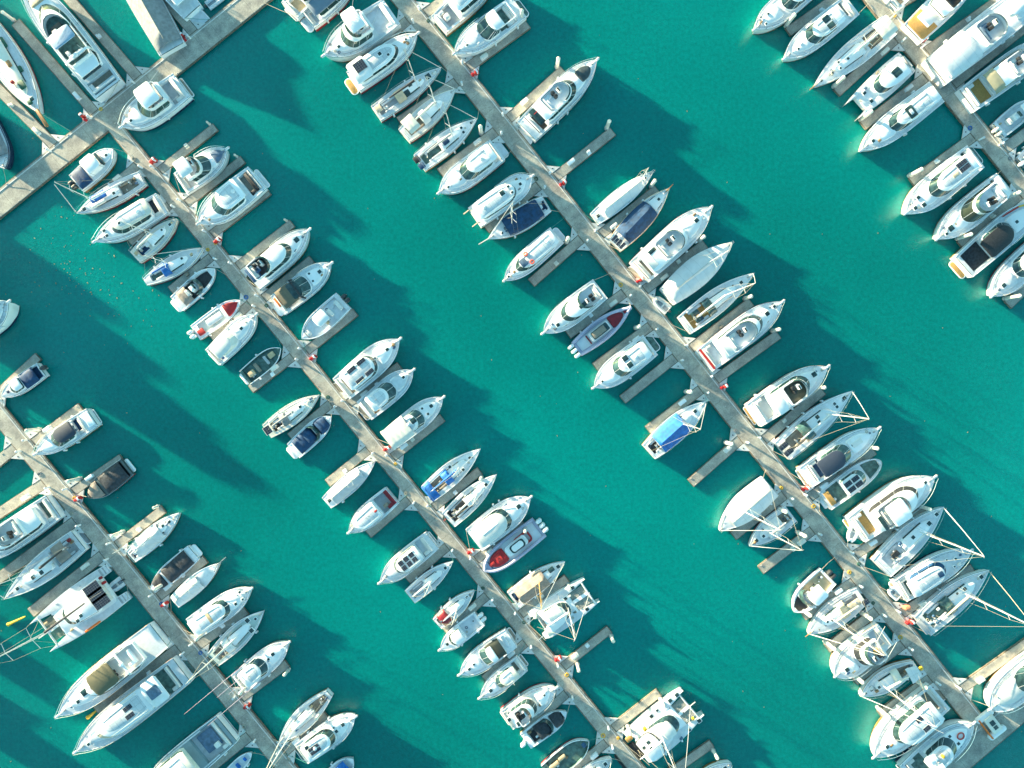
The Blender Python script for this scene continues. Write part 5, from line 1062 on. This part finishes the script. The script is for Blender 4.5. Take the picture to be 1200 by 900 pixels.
F3L = [((470, 30), (414, 76)), ((530, 100), (468, 142)), ((576, 158), (516, 202)), ((628, 220), (570, 268)), ((676, 284), (623, 331)), ((728, 346), (666, 392)), ((760, 384), (698, 430)), ((790, 420), (730, 468)), ((822, 456), (760, 504)), ((864, 518), (810, 566)), ((922, 578), (860, 628)), ((954, 620), (892, 668)), ((1000, 682), (942, 722)), ((1030, 714), (970, 760)), ((1062, 752), (1002, 798)), ((1094, 792), (1032, 838))]
F4L = [((982, -3), (924, 37)), ((1047, 48), (981, 108)), ((1084, 91), (1012, 147)), ((1140, 161), (1069, 213)), ((1196, 228), (1126, 287)), ((1240, 300), (1182, 357))]
F4R = [((1044, 10), (1084, -14)), ((1087, 60), (1180, -6)), ((1126, 91), (1230, 8)), ((1183, 170), (1240, 128))]
F1R = [((-8, 466), (44, 418)), ((42, 516), (94, 477)), ((88, 574), (142, 537)), ((140, 636), (191, 597)), ((190, 696), (240, 656)), ((238, 752), (288, 716)), ((288, 814), (336, 778)), ((336, 880), (382, 838))]
F1L = [((16, 526), (-26, 560)), ((50, 568), (-26, 618)), ((84, 614), (-10, 684)), ((116, 654), (36, 718)), ((204, 764), (112, 832)), ((288, 866), (236, 908))]
FX = [((66, 174), (-16, 90)), ((114, 136), (18, 26)), ((164, 94), (70, -14)), ((230, 42), (182, -14))]
rootpile = []; allf = {}
def place_f(lst, pk, place, w): allf[place] = [finger(pk, 0, place, a, b, w) for a, b in lst]
place_f(F2R, '2', D2R_, 9.5); place_f(F2L, '2', D2L, 9.5); place_f(F3R, '3', D3R, 10.5); place_f(F3L, '3', D3L, 10.5)
place_f(F4L, '4', D4L, 10.5); place_f(F4R, '4', D4R, 12); place_f(F1R, '1', D1R, 9.5); place_f(F1L, '1', D1L, 11.5)
XF = 'along the top left cross pier'
place_f(FX, 'X', XF, 11)

# ------------------------------------------------------------------ mooring pilings
def piling(f, where, h=3.0, r=.26, off=0):
    e, t, u, n, W = f['e'], f['t'], f['u'], f['n'], f['W']
    if where == 'tip': p = t - u * .35 + n * off * (W / 2 + r + .02); p = p + (u * (.75) if off == 0 else Vector((0, 0, 0)))
    else: p = e + u * 1.9 + n * (off or 1) * (W / 2 + r + .14)
    o = MB().tube([(0, 0, -.8), (0, 0, h)], r, 12).build('mooring_piling', PILE, None)
    o.location = (p.x, p.y, 0)
    tag(o, 'white piling at the %s of the %s' % (where, f['lab']), 'piling', 'white mooring pilings')
    MB().tube([(0, 0, h - .02), (0, 0, h + .30)], r * 1.12, 12, .04).build('piling_cap', CREAM, o)
    MB().tube([(r * 1.25 * math.cos(k * PI / 6), r * 1.25 * math.sin(k * PI / 6), PIERZ + .03) for k in range(12)], .05, 5, closed=True).build('guide_hoop', SPARG, o)
for i in (0, 1, 2, 3): piling(allf[D2R_][i], 'tip', 1.4, .15, 1)
for i in (8, 9, 10, 11, 12, 13): piling(allf[D2R_][i], 'tip', 2.6, .24, -1)
for i in (10, 11, 12): piling(allf[D2R_][i], 'root', 2.8, .24, -1)
for i in (2, 3, 4, 5, 6, 7, 8, 9, 11): piling(allf[D3R][i] if i != 11 else allf[D3R][10], 'tip', 3.0, .26, 1)
piling(allf[D3R][1], 'tip', 3.0, .26, 1)
for i in (2, 4, 6, 8, 9): piling(allf[D3L][i], 'root', 3.0, .27, -1)
for i in (10, 11, 13, 15): piling(allf[D3L][i], 'root', 3.0, .27, -1 if i != 10 else 1)
for i in (12, 13, 14, 15): piling(allf[D3L][i], 'tip', 3.2, .28, -1)
for i in (0, 1, 2, 3, 4, 5): piling(allf[D4L][i], 'tip', 3.2, .27, -1)
piling(allf[D4L][4], 'root', 3.2, .27, -1); piling(allf[D4R][2], 'root', 3.2, .27, 1)
for i in (1, 2, 3, 4, 5, 6): piling(allf[D1R][i], 'root', 3.1, .25, 1)
piling(allf[D1R][6], 'tip', 2.2, .22, -1); piling(allf[D1R][7], 'tip', 2.4, .24, 1); piling(allf[D1R][3], 'tip', 1.6, .2, 1)
piling(allf[XF][1], 'tip', 2.6, .24, 0)

# ------------------------------------------------------------------ fire cabinets, pedestals, boxes
def cabinet(f, q=-1):
    p = f['e'] + f['u'] * .5 + f['n'] * q * (f['W'] / 2 + .85); z = PIERZ - .02
    root = empty('fire_hose_cabinet', (p.x, p.y, z), math.atan2(f['u'].y, f['u'].x)); tag(root, 'red fire cabinet at root of the ' + f['lab'], 'fire cabinet', 'red fire hose cabinets on the piers')
    MB().pad(rrect(0, 0, .6, .45, .08), -.05, .9, .08).build('cabinet_body', REDP, root)
    MB().pad(rrect(-.6, .1, .4, .4, .1), -.05, .6, .08).build('extinguisher_box', RED, root); MB().pad(rrect(.05, 0, .26, .48, .05), .3, .93, .03).build('white_panel', WHITE, root)
for f, q in [(allf[D2R_][i], q) for i, q in ((0, 1), (2, -1), (5, -1), (7, 1), (9, 1), (11, 1))] + [(allf[D3R][i], q) for i, q in ((1, -1), (3, -1), (5, 1), (7, -1), (9, 1), (11, -1))] + [(allf[D1R][i], q) for i, q in ((2, -1), (4, -1), (6, -1))] + [(allf[XF][1], 1), (allf[XF][3], 1), (allf[D4R][1], 1)]:
    cabinet(f, q)
PB = random.Random(5)
for pl, fs in allf.items():
    for i, f in enumerate(fs):
        p = f['e'] - f['u'] * .35 + f['n'] * (f['W'] / 2 + .2); root = empty('power_pedestal', (p.x, p.y, PIERZ), math.atan2(f['u'].y, f['u'].x))
        tag(root, 'white power pedestal beside the ' + f['lab'], 'power pedestal', 'power pedestals on the piers')
        MB().pad(rrect(0, 0, .24, .24, .05), 0, .95, .04).build('pedestal_post', WHITE, root); MB().pad(rrect(0, 0, .3, .3, .08), .93, 1.08, .05).build('lamp_cap', LGREY, root)
        if PB.random() < .62:
            p = f['e'] + f['u'] * PB.uniform(2.2, 3.4) + f['n'] * PB.choice((-1, 1)) * f['W'] * .2
            root = empty('dock_box', (p.x, p.y, .44), math.atan2(f['u'].y, f['u'].x)); tag(root, 'white storage box standing on the ' + f['lab'], 'dock box', 'storage boxes on the fingers')
            MB().pad(rrect(0, 0, 1.15, .5, .08), 0, .45, .04).build('box_body', WHITE, root); MB().pad(rrect(0, 0, 1.22, .56, .1), .44, .56, .06).build('box_lid', PB.choice([CREAM, WHITE, CUSH]), root)
# odd things on the piers
p = P(1160, 848, .5); rt = empty('boat_lift', (p.x, p.y, .48), D2R(38)); tag(rt, 'white twin hulled jet ski float lying on the bottom right pier', 'float')
for q in (1, -1): MB().pad(rrect(0, q * 1.5, 3.0, .9, .4, 5), 0, .45, .15).build('float_hull', WHITE, rt)
MB().pad(rrect(.2, 0, 1.6, 2.6, .2), .3, .6, .1).build('cross_deck', CREAM, rt); MB().box((.2, .3, .63), (.7, .7, .08)).box((.2, -.5, .63), (.6, .5, .08)).build('dark_inset', GLASS, rt); MB().pad(rrect(-1.1, 0, .25, 3.4, .1), .3, .58, .06).build('orange_bumper', ORANGE, rt)
p = P(1061, 711, .5); o = MB().pad(rrect(0, 0, .9, .7, .2), 0, .8, .15).build('gear_bag', mat('salmon fabric', (.70, .26, .14), .8)); o.location = (p.x, p.y, .45); tag(o, 'salmon orange gear bag by the blue panel cruiser', 'bag')
p = P(22, 725, 3); pts = [(-.9, 0, .1), (-.2, 0, .2), (.9, 0, .1)]
o = MB().tube([(-1.6, 0, .1), (-1.0, 0, .12), (1.2, 0, .12)], .28, 8, .10).build('kayak_buoy', YELLOW); q_ = P(22, 726); o.location = (q_.x, q_.y, 0.1); o.rotation_euler = (0, 0, D2R(25)); tag(o, 'yellow float in front of the fourth left pier finger tip', 'buoy')
q_ = P(109, 836); o = MB().tube([(-.9, 0, .1), (-.3, 0, .14), (.8, 0, .12)], .3, 8, .12).build('kayak_buoy', YELLOW); o.location = (q_.x, q_.y, .05); o.rotation_euler = (0, 0, D2R(38)); tag(o, 'yellow float between the two long white yachts at bottom left', 'buoy')
q_ = P(737, 885); rt = empty('rubber_raft', (q_.x, q_.y, 0), D2R(38)); tag(rt, 'dark ribbed raft floating under the big white catamaran stern', 'raft')
MB().pad(rrect(0, 0, 3.6, 2.6, .2), -.1, .25, .08).build('raft_deck', RUBBER, rt)
mb = MB()
for i in range(9): mb.box((-1.6 + i * .4, 0, .27), (.08, 2.4, .06))
mb.build('deck_ribs', DARK, rt)

RC = random.Random(21)
for pl, fs in allf.items():
    for i, f in enumerate(fs):
        if RC.random() < .42:
            p = f['e'] + f['u'] * RC.uniform(3.6, max(3.8, f['L'] * .6)) + f['n'] * RC.choice((-1, 1)) * f['W'] * .22
            root = empty('boarding_steps', (p.x, p.y, .44), math.atan2(f['u'].y, f['u'].x)); tag(root, 'small boarding steps on the ' + f['lab'], 'steps', 'boarding steps on the fingers')
            mm = RC.choice([WHITE, LGREY, TEAKG, CREAM])
            MB().pad(rrect(0, 0, .55, .6, .04), 0, .25, .02).build('lower_step', mm, root); MB().pad(rrect(0, .14, .5, .3, .04), .25, .5, .02).build('upper_step', mm, root)
        if RC.random() < .5:
            p = f['e'] - f['u'] * .25 - f['n'] * (f['W'] / 2 + RC.uniform(.3, .9)); k = 14; mb = MB(); rad = RC.uniform(.22, .34)
            for q in range(3): mb.tube([((rad - q * .06) * math.cos(2 * PI * j / k), (rad - q * .06) * math.sin(2 * PI * j / k), .03 + q * .02) for j in range(k)], .025, 5, closed=True)
            cm, cn = RC.choice([(GREEN, 'green'), (YELLOW, 'yellow'), (BLUE, 'blue'), (ROPE, 'pale'), (GREYC, 'grey')])
            o = mb.build('hose_coil', cm); o.location = (p.x, p.y, PIERZ + .01); tag(o, '%s hose coil lying beside the %s' % (cn, f['lab']), 'hose', 'coiled hoses on the piers')
# ------------------------------------------------------------------ mooring ropes and fenders
def nearest(b):
    best = None
    for pr in PIERS.values():
        for end, t in (('bow', 1.), ('stern', 0.)):
            c, s_ = math.cos(b.rz), math.sin(b.rz); q = b.root.location + Vector((c * t * b.L, s_ * t * b.L, 0)); v = q - pr.a; a = v.dot(pr.u)
            if -1 < a < pr.L + 1:
                dd = abs(v.dot(pr.n)) - pr.w / 2
                if best is None or dd < best[0]: best = (dd, pr, t, q, 1 if v.dot(pr.n) > 0 else -1, a)
    return best
RP = random.Random(3)
for b in BOATS:
    nb = nearest(b)
    if nb and -1 < nb[0] < 4.5:
        dd, pr, t, q, sd, a = nb; k = RP.choice((-1, 1)); c, s_ = math.cos(b.rz), math.sin(b.rz); lat = Vector((-s_, c, 0)) * k * (b.hw(.98 if t else 0.02) * .9)
        st = q + lat; st.z = b.zs(t) + .03; en = pr.a + pr.u * (a + k * RP.uniform(.8, 2.2)) + pr.n * sd * (pr.w / 2 - .12); en.z = PIERZ + .08
        mid = (st + en) / 2 - Vector((0, 0, .15)); o = MB().tube([st, mid, en], .03, 5).build('mooring_rope', ROPE if RP.random() < .8 else ROPEG)
        tag(o, 'thin mooring rope of the boat %s' % b.place, 'rope', 'mooring ropes')
fm = MB().tube([(0, 0, -.32), (0, 0, -.26), (0, 0, .26), (0, 0, .32)], .14, 8).build('fender', WHITE); first = True
for b in BOATS:
    if RP.random() < .5:
        for t in (RP.uniform(.15, .3), RP.uniform(.4, .55), RP.uniform(.6, .7))[:RP.choice((2, 3))]:
            q = RP.choice((-1, 1)); o = fm if first else fm.copy()
            if not first: COL.objects.link(o)
            first = False; c, s_ = math.cos(b.rz), math.sin(b.rz); x = t * b.L; y = q * (b.hw(t) * 1.02 + .16)
            o.location = (b.root.location.x + c * x - s_ * y, b.root.location.y + s_ * x + c * y, max(.45, b.zs(t) - .5))
            tag(o, 'small white fender hanging against a boat hull', 'fender', 'white fenders hanging along the hulls')

# unseen tall yachts added beyond the left edge so their shadows darken the water
def copy_tree(o, parent=None):
    c = o.copy(); COL.objects.link(c); c.parent = parent
    for ch in o.children: copy_tree(ch, c)
    return c
for i, (bx_, by_, sx_, sy_) in enumerate([(-38, 300, -92, 340), (-95, 226, -150, 268), (-40, 712, -150, 800), (-70, 812, -180, 900), (-110, 610, -200, 680), (-60, -10, -100, 20), (-150, 470, -230, 530), (-150, 160, -205, 200)]):
    b_ = P(bx_, by_, 0); a_ = P(sx_, sy_, 0); d_ = b_ - a_
    c = copy_tree(BIGY.root); c.location = (a_.x, a_.y, 0); c.rotation_euler.z = math.atan2(d_.y, d_.x); c.scale = (1, 1, 1)
    tag(c, 'unseen tall white motor yacht added past the left edge for its shadow', 'motor yacht', 'unseen yachts added for their shadows')
    for b in (): pass

# ------------------------------------------------------------------ water
def water():
    m = bpy.data.materials.new('harbour water'); m.use_nodes = True; N = m.node_tree.nodes; Lk = m.node_tree.links; b = N['Principled BSDF']
    tc = N.new('ShaderNodeTexCoord')
    n1 = N.new('ShaderNodeTexNoise'); n1.inputs['Scale'].default_value = .018; n1.inputs['Detail'].default_value = 3; Lk.new(tc.outputs['Object'], n1.inputs['Vector'])
    r = N.new('ShaderNodeValToRGB'); e = r.color_ramp.elements
    e[0].position = .3; e[0].color = WATER_A; e[1].position = .7; e[1].color = WATER_B
    Lk.new(n1.outputs['Fac'], r.inputs[0])
    n4 = N.new('ShaderNodeTexNoise'); n4.inputs['Scale'].default_value = 1.9; n4.inputs['Detail'].default_value = 8; n4.inputs['Roughness'].default_value = .75; Lk.new(tc.outputs['Object'], n4.inputs['Vector'])
    mr = N.new('ShaderNodeMapRange'); mr.inputs['From Min'].default_value = .3; mr.inputs['From Max'].default_value = .7; mr.inputs['To Min'].default_value = .74; mr.inputs['To Max'].default_value = 1.18
    Lk.new(n4.outputs['Fac'], mr.inputs['Value'])
    mm = N.new('ShaderNodeVectorMath'); mm.operation = 'SCALE'; Lk.new(r.outputs[0], mm.inputs[0]); Lk.new(mr.outputs[0], mm.inputs['Scale'])
    Lk.new(mm.outputs[0], b.inputs['Base Color'])
    b.inputs['Roughness'].default_value = .06; b.inputs['IOR'].default_value = 1.33
    b.inputs['Subsurface Weight'].default_value = SSSW; b.inputs['Subsurface Radius'].default_value = (.6, 1.6, 1.6); b.inputs['Subsurface Scale'].default_value = SSSR
    m.node_tree.nodes['Principled BSDF'].subsurface_method = 'BURLEY'
    # wind ripples, two crossing trains broken by noise
    mp = N.new('ShaderNodeMapping'); mp.inputs['Rotation'].default_value = (0, 0, D2R(35)); mp.inputs['Scale'].default_value = (1, 2.2, 1); Lk.new(tc.outputs['Object'], mp.inputs[0])
    a = N.new('ShaderNodeTexNoise'); a.inputs['Scale'].default_value = 3.2; a.inputs['Detail'].default_value = 6; a.inputs['Roughness'].default_value = .7; Lk.new(mp.outputs[0], a.inputs['Vector'])
    c = N.new('ShaderNodeTexNoise'); c.inputs['Scale'].default_value = .12; c.inputs['Detail'].default_value = 2; Lk.new(tc.outputs['Object'], c.inputs['Vector'])
    mu = N.new('ShaderNodeMath'); mu.operation = 'MULTIPLY'; Lk.new(a.outputs['Fac'], mu.inputs[0]); Lk.new(c.outputs['Fac'], mu.inputs[1])
    bp = N.new('ShaderNodeBump'); bp.inputs['Strength'].default_value = .6; bp.inputs['Distance'].default_value = .14; Lk.new(mu.outputs[0], bp.inputs['Height']); Lk.new(bp.outputs[0], b.inputs['Normal'])
    return m
WATER_A = (.0, .128, .118, 1); WATER_B = (.0, .208, .194, 1); SSSW = 1.0; SSSR = .5
q = 1600; wo = MB().add([(-q, -q, 0), (q, -q, 0), (q, q, 0), (-q, q, 0)], [(0, 1, 2, 3)]).build('water', water(), smooth=False); wo['kind'] = 'structure'
mb = MB(); r = random.Random(11)
for i in range(105):
    cx, cy = r.choice(((70, 270), (90, 300), (120, 330), (150, 370), (60, 330), (80, 330)));
    p = P(cx + r.gauss(0, 22), cy + r.gauss(0, 20), .0)
    s_ = r.uniform(.05, .15); a = r.uniform(0, 3.1)
    mb.pad(rrect(p.x, p.y, s_ * r.uniform(1, 2.4), s_, s_ * .4, 2, a), -.02, .015, .008)
for i in range(120):
    p = P(r.uniform(0, 1200), r.uniform(0, 900)); s_ = r.uniform(.04, .12); mb.pad(rrect(p.x, p.y, s_ * 2, s_, s_ * .4, 2, r.uniform(0, 3)), -.02, .015, .008)
o = mb.build('floating_leaves', mat('dry leaves', (.24, .26, .13), .8, var=.3)); tag(o, 'small yellowish leaves and foam flecks floating on the open water', 'leaves', kind='stuff')

# ------------------------------------------------------------------ light, sky, camera
SUN_EL = 7.6; SUN_DIR = 148.5       # degrees; direction to the sun in plan, from +X towards +Y
w = bpy.data.worlds.new('World'); scene.world = w; w.use_nodes = True; N = w.node_tree.nodes; Lk = w.node_tree.links
sky = N.new('ShaderNodeTexSky'); sky.sky_type = 'NISHITA'; sky.sun_disc = False; sky.sun_elevation = D2R(SUN_EL); sky.sun_rotation = D2R(90 - SUN_DIR)
bg = N['Background']; tn = N.new('ShaderNodeMixRGB'); tn.blend_type = 'MULTIPLY'; tn.inputs[0].default_value = 1; tn.inputs[2].default_value = (.60, 1.0, .98, 1)
Lk.new(sky.outputs[0], tn.inputs[1]); Lk.new(tn.outputs[0], bg.inputs[0]); bg.inputs[1].default_value = .105
ld = bpy.data.lights.new('Sun', 'SUN'); ld.energy = 5.0; ld.angle = D2R(1.0); ld.color = (1, .82, .53)
lo = bpy.data.objects.new('Sun', ld); COL.objects.link(lo)
dv = Vector((math.cos(D2R(SUN_DIR)) * math.cos(D2R(SUN_EL)), math.sin(D2R(SUN_DIR)) * math.cos(D2R(SUN_EL)), math.sin(D2R(SUN_EL))))
lo.rotation_euler = dv.to_track_quat('Z', 'Y').to_euler()
cd = bpy.data.cameras.new('Camera'); cd.lens = 24; cd.sensor_width = 36; cd.clip_start = 1; cd.clip_end = 5000
co = bpy.data.objects.new('Camera', cd); co.location = (0, 0, CAMH); COL.objects.link(co); scene.camera = co
vs = scene.view_settings; scene.display_settings.display_device = 'sRGB'; vs.view_transform = 'Standard'; vs.look = 'None'; vs.exposure = EXPO if 'EXPO' in globals() else 2.45; vs.gamma = 1
scene.cycles.sample_clamp_direct = .32; scene.cycles.sample_clamp_indirect = .6; scene.cycles.max_bounces = 5; scene.cycles.diffuse_bounces = 3; scene.cycles.glossy_bounces = 2
